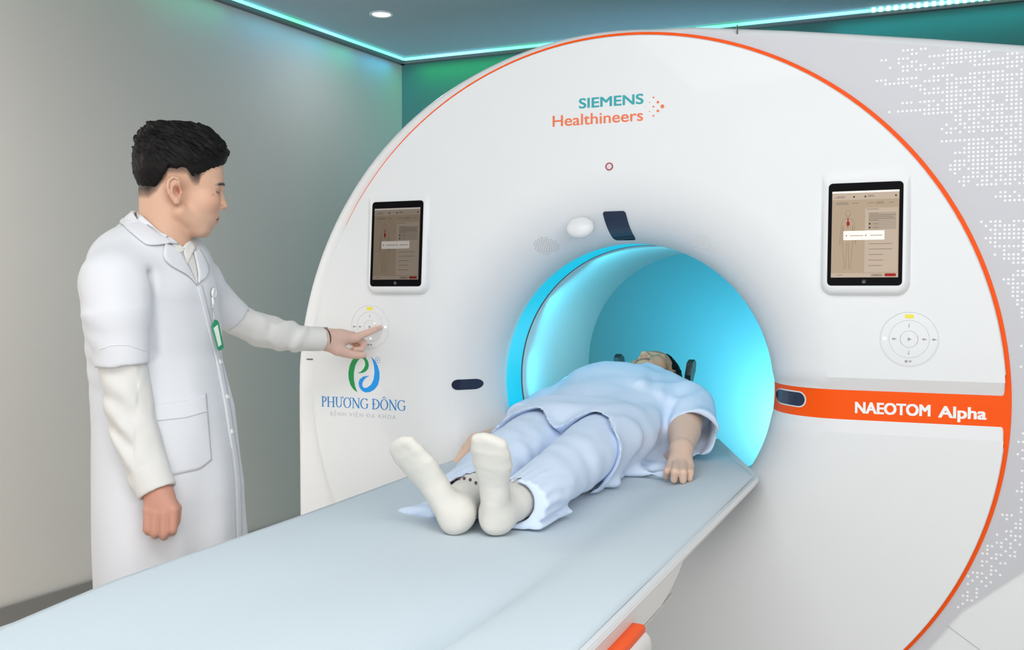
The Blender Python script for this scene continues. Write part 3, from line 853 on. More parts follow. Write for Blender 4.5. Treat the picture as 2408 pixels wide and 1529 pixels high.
class Field:
    def __init__(s, ax, ay, az):
        s.a = [np.asarray(q, np.float32) for q in (ax, ay, az)]
        s.D = np.full([len(q) for q in s.a], BIG, np.float32)
    def reg(s, lo, hi):
        sl = tuple(slice(max(0, np.searchsorted(q, l) - 1), min(len(q), np.searchsorted(q, h) + 1)) for q, l, h in zip(s.a, lo, hi))
        if any(t.stop <= t.start for t in sl): return None
        X, Y, Z = s.a[0][sl[0]][:, None, None], s.a[1][sl[1]][None, :, None], s.a[2][sl[2]][None, None, :]
        return sl, X, Y, Z
    def put(s, sl, d, k, op):
        d = d.astype(np.float32)
        if op == 'u': s.D[sl] = smin(s.D[sl], d, max(k, 1e-5))
        elif op == 's': s.D[sl] = -smin(-s.D[sl], d, max(k, 1e-5))
        elif op == 'i': s.D[sl] = -smin(-s.D[sl], -d, max(k, 1e-5))
    def rc(s, a, b, ra, rb=None, k=.01, op='u'):
        rb = ra if rb is None else rb
        a, b = _v(a), _v(b); m = max(ra, rb) + k + .012
        g = s.reg(np.minimum(a, b) - m, np.maximum(a, b) + m)
        if g is None: return s
        sl, X, Y, Z = g
        ab = b - a; L = float(ab @ ab) + 1e-12
        t = np.clip(((X - a[0]) * ab[0] + (Y - a[1]) * ab[1] + (Z - a[2]) * ab[2]) / L, 0, 1)
        d = np.sqrt((X - a[0] - t * ab[0]) ** 2 + (Y - a[1] - t * ab[1]) ** 2 + (Z - a[2] - t * ab[2]) ** 2) - (ra + (rb - ra) * t)
        s.put(sl, d, k, op); return s
    def chain(s, pts, k=.01, op='u'):
        P0 = np.array([_v(p) for p, r in pts]); R0 = [r for p, r in pts]
        m = max(R0) + k + .012
        g = s.reg(P0.min(0) - m, P0.max(0) + m)
        if g is None: return s
        sl, X, Y, Z = g
        acc = None
        for (a, ra), (b, rb) in zip(pts, pts[1:]):
            a, b = _v(a), _v(b)
            ab = b - a; L = float(ab @ ab) + 1e-12
            t = np.clip(((X - a[0]) * ab[0] + (Y - a[1]) * ab[1] + (Z - a[2]) * ab[2]) / L, 0, 1)
            d = np.sqrt((X - a[0] - t * ab[0]) ** 2 + (Y - a[1] - t * ab[1]) ** 2 + (Z - a[2] - t * ab[2]) ** 2) - (ra + (rb - ra) * t)
            acc = d if acc is None else np.minimum(acc, d)
        s.put(sl, acc, k, op); return s
    def cyl(s, a, b, ra, rb=None, k=.006, op='u', rnd=.004):
        """cone with flat ends"""
        rb = ra if rb is None else rb
        a, b = _v(a), _v(b); m = max(ra, rb) + k + .012
        g = s.reg(np.minimum(a, b) - m, np.maximum(a, b) + m)
        if g is None: return s
        sl, X, Y, Z = g
        ab = b - a; L = math.sqrt(float(ab @ ab)); ab = ab / L
        h = (X - a[0]) * ab[0] + (Y - a[1]) * ab[1] + (Z - a[2]) * ab[2]
        rr = np.sqrt(np.maximum(0, (X - a[0]) ** 2 + (Y - a[1]) ** 2 + (Z - a[2]) ** 2 - h * h))
        d = -smin(-(rr - (ra + (rb - ra) * np.clip(h / L, 0, 1))), -(np.abs(h - L / 2) - L / 2), rnd)
        s.put(sl, d, k, op); return s
    def ell(s, c, r, B=None, k=.01, op='u'):
        """ellipsoid; rows of B are its axes"""
        c, r = _v(c), _v(r); m = r.max() + k + .012
        if B is None:
            e = r + k + .012
        else:
            B = np.array(B, float); e = np.sqrt(((B * r[:, None]) ** 2).sum(0)) + k + .012
        g = s.reg(c - e, c + e)
        if g is None: return s
        sl, X, Y, Z = g
        X, Y, Z = X - c[0], Y - c[1], Z - c[2]
        if B is not None: X, Y, Z = [B[i][0] * X + B[i][1] * Y + B[i][2] * Z for i in range(3)]
        k0 = np.sqrt((X / r[0]) ** 2 + (Y / r[1]) ** 2 + (Z / r[2]) ** 2)
        k1 = np.sqrt((X / r[0] ** 2) ** 2 + (Y / r[1] ** 2) ** 2 + (Z / r[2] ** 2) ** 2) + 1e-9
        s.put(sl, k0 * (k0 - 1) / k1, k, op); return s
    def loft(s, pts, u, v, k=.03, op='u', p=2.0):
        """chain of elliptical sections: (centre, half-size along u, half-size along v)"""
        u, v = _v(u), _v(v); w = np.cross(u, v)
        P0 = np.array([_v(q[0]) for q in pts])
        m = max(max(q[1], q[2]) for q in pts) + k + .012
        g = s.reg(P0.min(0) - m, P0.max(0) + m)
        if g is None: return s
        sl, X, Y, Z = g
        acc = None
        for (a, ua, va), (b, ub, vb) in zip(pts, pts[1:]):
            a, b = _v(a), _v(b)
            ab = b - a; L = float(ab @ ab) + 1e-12
            t = np.clip(((X - a[0]) * ab[0] + (Y - a[1]) * ab[1] + (Z - a[2]) * ab[2]) / L, 0, 1)
            qx, qy, qz = X - a[0] - t * ab[0], Y - a[1] - t * ab[1], Z - a[2] - t * ab[2]
            ru, rv = ua + (ub - ua) * t, va + (vb - va) * t
            rw = np.minimum(ru, rv)
            du, dv, dw = [(qx * e[0] + qy * e[1] + qz * e[2]) for e in (u, v, w)]
            n = np.sqrt((du / ru) ** 2 + (dv / rv) ** 2 + (dw / rw) ** 2)
            d = (n - 1) * rw
            acc = d if acc is None else np.minimum(acc, d)
        s.put(sl, acc, k, op)
        return s
    def half(s, n, off, k=.004, op='i'):
        """keep the side where n.p <= off"""
        n = _v(n); n = n / np.linalg.norm(n)
        X, Y, Z = s.a[0][:, None, None], s.a[1][None, :, None], s.a[2][None, None, :]
        s.put(tuple(slice(0, len(q)) for q in s.a), n[0] * X + n[1] * Y + n[2] * Z - off, k, op); return s
    def warp(s, fn, lo=None, hi=None, band=.03):
        """add fn(X,Y,Z) to the distance near the surface"""
        g = s.reg(lo if lo is not None else [q[0] for q in s.a], hi if hi is not None else [q[-1] for q in s.a])
        sl, X, Y, Z = g
        D = s.D[sl]
        idx = np.nonzero(np.abs(D) < band)
        x, y, z = s.a[0][sl[0]][idx[0]], s.a[1][sl[1]][idx[1]], s.a[2][sl[2]][idx[2]]
        D[idx] += fn(x, y, z).astype(np.float32)
        return s
    def mesh(s):
        D, (ax, ay, az) = s.D, s.a
        sg = D < 0
        c = np.zeros([n - 1 for n in D.shape], np.uint8)
        for i in (0, 1):
            for j in (0, 1):
                for k in (0, 1):
                    c += sg[i:D.shape[0] - 1 + i, j:D.shape[1] - 1 + j, k:D.shape[2] - 1 + k]
        I, J, K = np.nonzero((c > 0) & (c < 8))
        del c
        ids = np.full([n - 1 for n in D.shape], -1, np.int32)
        ids[I, J, K] = np.arange(len(I))
        acc = np.zeros((len(I), 3)); cnt = np.zeros(len(I))
        cor = [(i, j, k) for i in (0, 1) for j in (0, 1) for k in (0, 1)]
        for p in cor:
            for a in range(3):
                if p[a]: continue
                q = list(p); q[a] = 1
                d0, d1 = D[I + p[0], J + p[1], K + p[2]], D[I + q[0], J + q[1], K + q[2]]
                m = (d0 < 0) != (d1 < 0)
                t = np.where(m, d0 / np.where(m, d0 - d1, 1), 0)
                P0 = np.stack([ax[I + p[0]], ay[J + p[1]], az[K + p[2]]], 1)
                P1 = np.stack([ax[I + q[0]], ay[J + q[1]], az[K + q[2]]], 1)
                acc += np.where(m[:, None], P0 + (P1 - P0) * t[:, None], 0); cnt += m
        V = acc / cnt[:, None]
        Fs = []
        for a in range(3):
            b_, c_ = (a + 1) % 3, (a + 2) % 3
            s0 = [slice(None)] * 3; s1 = [slice(None)] * 3
            s0[a] = slice(0, -1); s1[a] = slice(1, None)
            s0[b_] = s1[b_] = slice(1, -1); s0[c_] = s1[c_] = slice(1, -1)
            A, Bq = sg[tuple(s0)], sg[tuple(s1)]
            E = np.stack(np.nonzero(A != Bq), 1)
            if not len(E): continue
            inside = A[E[:, 0], E[:, 1], E[:, 2]]
            E[:, b_] += 1; E[:, c_] += 1
            def cell(db, dc):
                q = E.copy(); q[:, b_] += db; q[:, c_] += dc
                return ids[q[:, 0], q[:, 1], q[:, 2]]
            Q = np.stack([cell(-1, -1), cell(0, -1), cell(0, 0), cell(-1, 0)], 1)
            Q[~inside] = Q[~inside][:, ::-1]
            Fs.append(Q)
        return V, np.concatenate(Fs)

def relax(V, F, n=1, f=.5):
    for _ in range(n):
        A = np.zeros_like(V); C = np.zeros(len(V))
        for i in range(4):
            for j in (1, 3):
                np.add.at(A, F[:, i], V[F[:, (i + j) % 4]]); np.add.at(C, F[:, i], 1)
        V = V + f * (A / np.maximum(C, 1)[:, None] - V)
    return V

class Frame:
    """axis-aligned modelling space turned and moved in the room"""
    def __init__(s, o, yaw):
        s.o = _v(o); c, q = math.cos(yaw), math.sin(yaw)
        s.B = np.array([(c, q, 0), (-q, c, 0), (0, 0, 1)])
    def loc(s, w): return s.B @ (_v(w) - s.o)
    def out(s, V): return V @ s.B + s.o
    def vec(s, v): return _v(v) @ s.B

def soft(name, fld, fr, m, parent, tint=None, sm=1, smf=.5):
    V, F = fld.mesh()
    if sm: V = relax(V, F, sm, smf)
    me = bpy.data.meshes.new(name)
    Wd = fr.out(V)
    me.vertices.add(len(V)); me.vertices.foreach_set('co', Wd.astype(np.float32).ravel())
    me.loops.add(F.size); me.loops.foreach_set('vertex_index', F.ravel().astype(np.int32))
    me.polygons.add(len(F)); me.polygons.foreach_set('loop_start', np.arange(0, F.size, 4, dtype=np.int32))
    me.update(calc_edges=True)
    if tint is not None:
        col = np.ones((len(V), 4), np.float32); col[:, :3] = tint(V)
        at = me.color_attributes.new('tint', 'FLOAT_COLOR', 'POINT')
        at.data.foreach_set('color', col.ravel())
    return link(name, me, m, parent)

# view ray through a point of the frame (used only to take measurements from the photograph)
_cf = np.array([-math.sin(YAW) * math.cos(PITCH), math.cos(YAW) * math.cos(PITCH), -math.sin(PITCH)])
_cr = np.array([math.cos(YAW), math.sin(YAW), 0])
_cu = np.cross(_cr, _cf)
def P(u, v, d): return CAM + d * (_cf + (u - CX) / FPX * _cr - (v - CY) / FPX * _cu)
def Py(u, v, y):
    r = P(u, v, 1) - CAM
    return CAM + r * ((y - CAM[1]) / r[1])
def Pz(u, v, z):
    r = P(u, v, 1) - CAM
    return CAM + r * ((z - CAM[2]) / r[2])

from mathutils.bvhtree import BVHTree
class Skin:
    """finds where a measured view ray meets a finished garment, for seams, pockets and buttons"""
    def __init__(s, *obs):
        s.t = []
        for o in obs:
            me = o.data
            s.t.append(BVHTree.FromPolygons([v.co[:] for v in me.vertices], [p.vertices[:] for p in me.polygons]))
    def hit(s, u, v):
        d = Vector(P(u, v, 1) - CAM).normalized()
        best = None
        for t in s.t:
            h = t.ray_cast(Vector(CAM), d)
            if h[0] is not None and (best is None or h[3] < best[2]): best = (h[0], h[1], h[3])
        return best
    def line(s, pts, r, name, m, parent, lift=.0, n=10, seg=6, taper=False):
        Q = []
        for (u0, v0), (u1, v1) in zip(pts, pts[1:]):
            for k in range(n):
                f = k / n
                h = s.hit(u0 + (u1 - u0) * f, v0 + (v1 - v0) * f)
                if h: Q.append(h[0] + h[1] * lift)
        h = s.hit(*pts[-1])
        if h: Q.append(h[0] + h[1] * lift)
        if len(Q) < 3: return None
        Q = [Q[0]] + [(Q[i - 1] + Q[i] * 2 + Q[i + 1]) / 4 for i in range(1, len(Q) - 1)] + [Q[-1]]
        b = MB(); b.tube(Q, r, seg); return b.build(name, m, parent)
    def patch(s, c0, c1, nu, nv, lift, th, name, m, parent, edge=None):
        """cloth patch between two measured edges c0 and c1 (lists of points), lying on the garment"""
        def samp(c, f):
            L = [0]
            for a, b in zip(c, c[1:]): L.append(L[-1] + math.dist(a, b))
            t = f * L[-1]
            i = max(j for j in range(len(c) - 1) if L[j] <= t + 1e-9)
            g = (t - L[i]) / max(1e-9, L[i + 1] - L[i])
            return (c[i][0] + (c[i + 1][0] - c[i][0]) * g, c[i][1] + (c[i + 1][1] - c[i][1]) * g)
        V, N = [], []
        last = None
        for j in range(nv + 1):
            for i in range(nu + 1):
                a, b = samp(c0, i / nu), samp(c1, i / nu)
                f = j / nv
                h = s.hit(a[0] + (b[0] - a[0]) * f, a[1] + (b[1] - a[1]) * f)
                if h is None: h = last
                last = h
                V.append(h[0] + h[1] * (lift if not callable(lift) else lift(i / nu, f)))
        V = [Vector(p) for p in V]
        for _ in range(2):
            Wn = [p.copy() for p in V]
            for j in range(nv + 1):
                for i in range(1, nu):
                    q = j * (nu + 1) + i
                    Wn[q] = (V[q - 1] + V[q] * 2 + V[q + 1]) / 4
            V = Wn
        F = [(j * (nu + 1) + i, j * (nu + 1) + i + 1, (j + 1) * (nu + 1) + i + 1, (j + 1) * (nu + 1) + i) for j in range(nv) for i in range(nu)]
        o = pydata(name, V, F, m, parent, True)
        # make the front face look at the camera side
        nn = sum((p.normal for p in o.data.polygons), Vector())
        if nn.dot(Vector(P(c0[0][0], c0[0][1], 1) - CAM)) > 0: o.data.flip_normals()
        md = o.modifiers.new('thick', 'SOLIDIFY'); md.thickness = th; md.offset = -1
        return o
    def button(s, u, v, r, name, m, parent, lift=.001):
        h = s.hit(u, v)
        if not h: return
        b = MB(); b.lathe([(.0003, .0018), (r * .55, .0014), (r * .62, .0024), (r * .92, .0024), (r, .0012), (r, -.002)], (0, 0, 0), 'z', 20)
        q = Vector(h[1]).to_track_quat('Z', 'Y').to_matrix().to_4x4()
        mt = Matrix.Translation(h[0] + h[1] * lift) @ q
        b.v = [tuple(mt @ Vector(p)) for p in b.v]
        return b.build(name, m, parent)
# ------------------------------------------------------------------ doctor
M_coat = mat('white_coat_cotton', (.78, .79, .825), .85, bump=.10, bscale=500)
M_shirt = mat('ivory_shirt_cotton', (.78, .765, .735), .85, bump=.10, bscale=600)
M_slit_shade = mat('coat_slit_shade', (.62, .62, .66), .9)  # grey that stands in for shade inside the coat slit
M_skin = mat('skin', (.7, .45, .33), .5, attr=True, sss=.12, spec=.35)
M_hair = mat('black_hair', (.0045, .0036, .0036), .62, bump=.35, bscale=420, spec=.22)
M_butt = mat('pearl_button', (.85, .85, .84), .25)
M_trou = mat('dark_trousers', (.03, .03, .04), .8)
M_metal = mat('watch_steel', (.35, .34, .33), .3, metal=.9)
M_strap = mat('watch_strap', (.05, .04, .035), .5)
DX = P(400, 900, 2.40)
DF = Frame((DX[0], DX[1], 0), YAW)
L = lambda u, v, d: DF.loc(P(u, v, d))
Ly = lambda u, v, y: DF.loc(Py(u, v, y))
doc = thing('person', 'man in a long white coat standing at the scanner, pointing at its left keypad', 'person', (DX[0], DX[1], 0))

# --- lab coat
c20, s20 = math.cos(math.radians(18)), math.sin(math.radians(18))
ft, lt = (c20, -s20, 0), (s20, c20, 0)
f = Field(np.arange(-.32, .36, .0048), np.arange(-.36, .46, .0048), np.arange(.46, 1.50, .0048))
trunk = [(L(338, 572, 2.41), .058, .085), (L(344, 625, 2.41), .100, .165), (L(352, 720, 2.41), .122, .178), (L(366, 850, 2.41), .134, .172),
         (L(390, 990, 2.41), .148, .180), (L(404, 1160, 2.41), .158, .195), (L(412, 1380, 2.41), .164, .205), (L(414, 1480, 2.41), .166, .208)]
f.loft(trunk, ft, lt, k=.05)
f.loft([(L(386, 600, 2.39), .066, .100), (L(392, 625, 2.385), .080, .120), (L(396, 685, 2.39), .092, .135), (L(385, 770, 2.41), .108, .150)], ft, lt, k=.03)
f.rc(L(345, 585, 2.37), L(268, 668, 2.235), .048, .066, k=.05)
f.rc(L(268, 668, 2.235), L(272, 740, 2.215), .068, .070, k=.035)
f.cyl(L(270, 735, 2.215), L(287, 861, 2.215), .070, .0575, k=.012)
f.rc(L(395, 592, 2.45), L(466, 668, 2.57), .055, .060, k=.05)
f.cyl(L(462, 662, 2.57), L(556, 752, 2.69), .061, .046, k=.02)
# sleeve openings
f.cyl(L(285, 846, 2.215), L(291, 885, 2.215), .0510, .0515, k=.003, op='s')
f.cyl(L(552, 748, 2.686), L(572, 767, 2.71), .0415, .042, k=.003, op='s')
# folds and drape
for a, b_, r, dp in (((345, 650, 2.25), (352, 830, 2.27), .012, .018), ((300, 640, 2.17), (330, 720, 2.18), .010, -.006), ((470, 760, 2.40), (420, 860, 2.30), .010, -.007),
                     ((410, 880, 2.27), (425, 1010, 2.27), .014, -.010), ((480, 900, 2.38), (510, 1240, 2.42), .016, -.010), ((440, 1120, 2.27), (452, 1360, 2.27), .018, -.010),
                     ((300, 1180, 2.25), (310, 1400, 2.25), .014, -.010), ((240, 960, 2.38), (262, 1250, 2.36), .012, -.008)):
    if dp > 0: f.rc(L(*a), L(*b_), r, r * .8, k=.03, op='s')
def drape(x, y, z):
    w = noise3(x * 9 + 3, y * 9, z * 2.2) * .0055 + noise3(x * 22, y * 22 + 5, z * 7 + 2) * .0022
    low = np.clip((1.05 - z) / .4, 0, 1)
    w += low * .006 * np.sin(x * 42 + y * 26 + noise3(x * 3, y * 3, z * 2) * 2.2)
    sl = np.exp(-((x + .145) / .08) ** 2 - ((y + .18) / .09) ** 2 - ((z - 1.14) / .10) ** 2)
    w += sl * .004 * np.sin(z * 120 + x * 40)
    return w
f.warp(drape)
coat = soft('lab_coat', f, DF, M_coat, doc, sm=2)
# --- shirt: both sleeves with cuffs, and the chest and collar inside the coat
g = Field(np.arange(-.30, .48, .0034), np.arange(-.32, .60, .0038), axis(.70, 1.50, .0036))
g.loft([(L(346, 580, 2.41), .050, .078), (L(350, 640, 2.41), .085, .13), (L(360, 760, 2.41), .10, .15)], ft, lt, k=.03)
g.loft([(L(386, 590, 2.385), .062, .090), (L(394, 640, 2.40), .070, .095), (L(398, 700, 2.41), .082, .10)], ft, lt, k=.02)
g.rc(L(345, 600, 2.37), L(266, 642, 2.24), .04, .045, k=.02)
g.chain([(L(266, 642, 2.235), .045), (L(285, 838, 2.22), .0485), (L(296, 905, 2.225), .0515), (L(312, 985, 2.225), .0510), (L(333, 1060, 2.215), .0480), (L(350, 1112, 2.205), .0430)], k=.012)
g.rc(L(395, 612, 2.45), L(466, 668, 2.57), .040, .040, k=.02)
g.chain([(L(466, 668, 2.57), .038), (L(556, 752, 2.69), .041), (L(612, 776, 2.745), .0465), (L(660, 788, 2.78), .0455), (L(700, 795, 2.81), .038)], k=.012)
# puckers
def pucker(x, y, z):
    w = noise3(x * 26, y * 26, z * 20) * .0035 + noise3(x * 55 + 9, y * 55, z * 48) * .0014
    a = np.exp(-((z - .96) / .16) ** 2) * (x < 0)
    w += a * .0045 * np.sin(z * 95 + x * 75 + 3.0 * noise3(x * 12, y * 12, z * 9))
    b_ = np.clip((x - .14) / .06, 0, 1)
    w += b_ * .0042 * np.sin(x * 130 - z * 60 + 3.2 * noise3(x * 10 + 4, y * 10, z * 14))
    return w
g.warp(pucker)
g.cyl(L(349, 1106, 2.205), L(371, 1158, 2.195), .0435, .0430, k=.006, rnd=.003)
g.cyl(L(369, 1152, 2.195), L(378, 1176, 2.19), .0350, .0350, k=.002, op='s')
g.cyl(L(704, 796, 2.812), L(757, 797.5, 2.86), .0355, .0350, k=.006, rnd=.003)
g.cyl(L(750, 797, 2.853), L(775, 798, 2.88), .0290, .0290, k=.002, op='s')
Hc = L(416, 452, 2.30) + .075 * _v((-math.sin(math.radians(23)), math.cos(math.radians(23)), 0))
def ringshell(fl, a_hi, a_lo, r0, r1, th, xmax):
    X, Y, Z = fl.a[0][:, None, None] - Hc[0], fl.a[1][None, :, None] - Hc[1], fl.a[2][None, None, :] - Hc[2]
    a = (Z - (-.033 - .91 * (X + .097))) + .10 * np.maximum(0, np.abs(Y) - .03) * 0
    xc = -.024 + .5 * np.minimum(0, Z + .060)
    r = np.sqrt((X - xc) ** 2 + (Y * .94) ** 2)
    t = np.clip((a_hi - a) / (a_hi - a_lo), 0, 1)
    d = np.abs(r - (r0 + (r1 - r0) * t)) - th
    d = -smin(-d, -(a - a_hi) * .74, .004)
    d = -smin(-d, -(a_lo - a) * .74, .003)
    d = -smin(-d, -(X - xmax(Y)), .003)
    fl.D = smin(fl.D, d.astype(np.float32), .006)
X, Y, Z = g.a[0][:, None, None] - Hc[0], g.a[1][None, :, None] - Hc[1], g.a[2][None, None, :] - Hc[2]
a_ = (Z - (-.033 - .91 * (X + .097)))
d_ = np.sqrt((X + .022 - .25 * np.minimum(0, Z + .06)) ** 2 + (Y * .97) ** 2) - .0635
d_ = np.maximum(np.maximum(d_, (a_ - .006) * .74), -.19 - Z)
g.D = smin(g.D, d_.astype(np.float32), .010)
del X, Y, Z, a_, d_
shirt = soft('shirt', g, DF, M_shirt, doc, sm=1)

# --- body: head, neck, trunk, arms and hands in one surface
zf = [(.74, .90), (1.02, 1.78)]
B_ = Field(axis(-.24, .56, .0021, .006, [(-.13, .165), (.28, .60)]), axis(-.34, .66, .0022, .006, [(-.26, .11), (.40, .70)]), axis(-.0, 1.74, .0022, .006, [(.76, .88), (1.10, 1.22), (1.36, 1.74)]))
psi = math.radians(23)
hf, hl_ = _v((math.cos(psi), math.sin(psi), 0)), _v((-math.sin(psi), math.cos(psi), 0))
HO = L(416, 452, 2.30) + .075 * hl_
HS = 1.0
def H(x, y, z): return HO + HS * .001 * (x * hf + y * hl_ + z * _v((0, 0, 1)))
HB = np.array([hf, hl_, (0, 0, 1)])
def rot(deg):
    c, q = math.cos(math.radians(deg)), math.sin(math.radians(deg))
    return np.array([c * HB[0] + q * HB[2], HB[1], -q * HB[0] + c * HB[2]])
def he(c, r, k=8, op='u', deg=0): B_.ell(H(*c), _v(r) * .001, rot(deg), k * .001, op)
def hr(a, b, ra, rb, k=6, op='u'): B_.rc(H(*a), H(*b), ra * .001, rb * .001, k * .001, op)
# neck and trunk
B_.loft([(H(-26, 0, 5), .054, .052), (H(-24, 0, -60), .055, .054), (H(-22, 0, -118), .058, .060), (H(-40, 0, -165), .050, .065)], hf, hl_, k=.02)
B_.loft([(H(-40, 0, -170), .055, .08), (L(344, 640, 2.41), .08, .13), (L(352, 740, 2.41), .098, .145), (L(366, 870, 2.41), .10, .14), (L(390, 1010, 2.41), .115, .15)], ft, lt, k=.03)
for s in (-1, 1):
    hip = L(390, 1020, 2.41) + _v(lt) * .085 * s
    B_.chain([(hip, .075), (_v((hip[0] + .01, hip[1], .50)), .055), (_v((hip[0] - .01, hip[1], .10)), .038), (_v((hip[0] + .10, hip[1], .045)), .030)], k=.02)
# skull and face
he((16, 0, 68), (95, 74, 76), 10, deg=-8)
he((62, 0, 32), (51, 60, 58), 14)
he((50, 0, -24), (52, 57, 66), 14)
he((68, 0, -44), (31, 40, 34), 14)
for s in (-1, 1):
    hr((8, 50 * s, -42), (56, 26 * s, -80), 19, 17, 16)
    he((70, 38 * s, -16), (29, 24, 25), 14)
    hr((107, 8 * s, 25), (90, 42 * s, 25), 7, 7, 10)
he((66, 0, -80), (18, 23, 17), 12)
he((40, 0, -78), (34, 34, 20), 16)
hr((106, 0, 10), (112, 0, -18), 6, 8, 8)
he((113, 0, -23), (9, 10, 8), 6)
for s in (-1, 1):
    he((103, 12.5 * s, -27), (8.5, 7, 7), 5)
    he((107, 8 * s, -34), (4, 3.2, 3), 3, 's')
    he((110, 31 * s, 9), (13, 17, 10), 9, 's')
    he((87, 31 * s, 6.5), (13, 14, 12), 4)
    hr((99.5, 22 * s, 8), (94, 44 * s, 6), 2.4, 2.2, 3)           # upper lid fold
he((97, 0, -52), (6, 21, 5), 5)
he((92.5, 0, -61.5), (6.5, 18, 5.5), 5)
hr((102, 16 * -1, -56.5), (102, 16, -56.5), 1.8, 1.8, 2.5, 's')
for s in (-1, 1):
    hr((96, 22 * s, -57), (91, 26 * s, -58), 1.6, 1.2, 3, 's')
    # ear
    he((-5, 78 * s, 4), (16, 4.5, 28), 5, deg=9)
    ring = [(6, 78, 24), (1, 82, 31), (-9, 84, 33), (-18, 85, 25), (-21, 85, 11), (-18, 84, -3), (-11, 82, -14), (-3, 80, -23), (3, 78, -24)]
    for q0, q1 in zip(ring, ring[1:]): hr((q0[0], q0[1] * s, q0[2]), (q1[0], q1[1] * s, q1[2]), 3.3, 3.3, 2.5)
    for q0, q1 in zip([(-3, 80, 20), (-11, 82, 12), (-12, 82, 0), (-7, 81, -10)], [(-11, 82, 12), (-12, 82, 0), (-7, 81, -10), (0, 80, -13)]): hr((q0[0], q0[1] * s, q0[2]), (q1[0], q1[1] * s, q1[2]), 2.8, 2.6, 3)
    he((-1, 83 * s, 2), (7.5, 7, 12), 3, 's', deg=9)
    he((8, 80 * s, -1), (4, 4.5, 7), 3)
    he((-2, 79 * s, -21), (7, 4.5, 8), 4)
# near hand: loose fist, back of the hand outwards
def hd(lst, k=.006): B_.chain([(L(*p), r) for p, r in lst], k)
hd([((266, 650, 2.235), .042), ((296, 905, 2.225), .040), ((350, 1110, 2.205), .030), ((373, 1166, 2.19), .0265)], .012)
for (ku, kv), kr in (((349, 1201), .0115), ((366, 1206), .0125), ((387, 1206), .0130), ((407, 1199), .0125)):
    hd([((374 + (ku - 378) * .25, 1166, 2.192), .024), ((ku, kv, 2.170), kr)], .014)
for (p0, p1, p2, p3, r) in (((349, 1202, 2.168), (346, 1246, 2.162), (349, 1251, 2.194), (352, 1222, 2.202), .0092), ((366, 1208, 2.166), (363, 1254, 2.160), (365, 1259, 2.194), (368, 1226, 2.204), .0098),
                         ((387, 1208, 2.166), (385, 1257, 2.160), (386, 1262, 2.196), (388, 1228, 2.204), .0100), ((407, 1201, 2.168), (406, 1246, 2.163), (405, 1252, 2.197), (402, 1222, 2.204), .0098)):
    hd([(p0, r * 1.14), (p1, r), (p2, r * .95), (p3, r * .85)], .003)
hd([((395, 1178, 2.20), .017), ((414, 1196, 2.205), .0125), ((413, 1226, 2.205), .0105), ((404, 1244, 2.200), .0090)], .008)
# far hand: pointing, thumb below
hd([((466, 672, 2.57), .030), ((560, 757, 2.70), .030), ((612, 777, 2.745), .030), ((700, 795, 2.81), .028), ((758, 798, 2.862), .0265)], .012)
for q, r in (((836, 795, 2.928), .0135), ((829, 790, 2.950), .0135), ((818, 788, 2.972), .0125), ((806, 789, 2.990), .0115)):
    hd([((764, 798, 2.870), .0245), ((800, 795, 2.905), .0200), (q, r)], .014)
hd([((768, 804, 2.868), .0235), ((794, 822, 2.882), .0190), ((822, 833, 2.900), .0130), ((842, 836, 2.912), .0110), ((856, 835.5, 2.922), .0086)], .010)
tip = Ly(893.5, 770.5, -.009)
B_.chain([(L(836, 794, 2.928), .0128), (L(862, 784, 2.950), .0100), (L(880, 776, 2.966), .0088), (tip, .0070)], .004)
hd([((830, 793, 2.950), .0120), ((855, 806, 2.972), .0098), ((850, 822, 2.950), .0092), ((836, 822, 2.935), .0080)], .004)
hd([((819, 791, 2.972), .0112), ((848, 810, 2.992), .0095), ((843, 827, 2.968), .0090), ((828, 824, 2.952), .0078)], .004)
hd([((807, 792, 2.990), .0102), ((838, 813, 3.008), .0086), ((834, 829, 2.985), .0080), ((822, 826, 2.970), .0070)], .004)

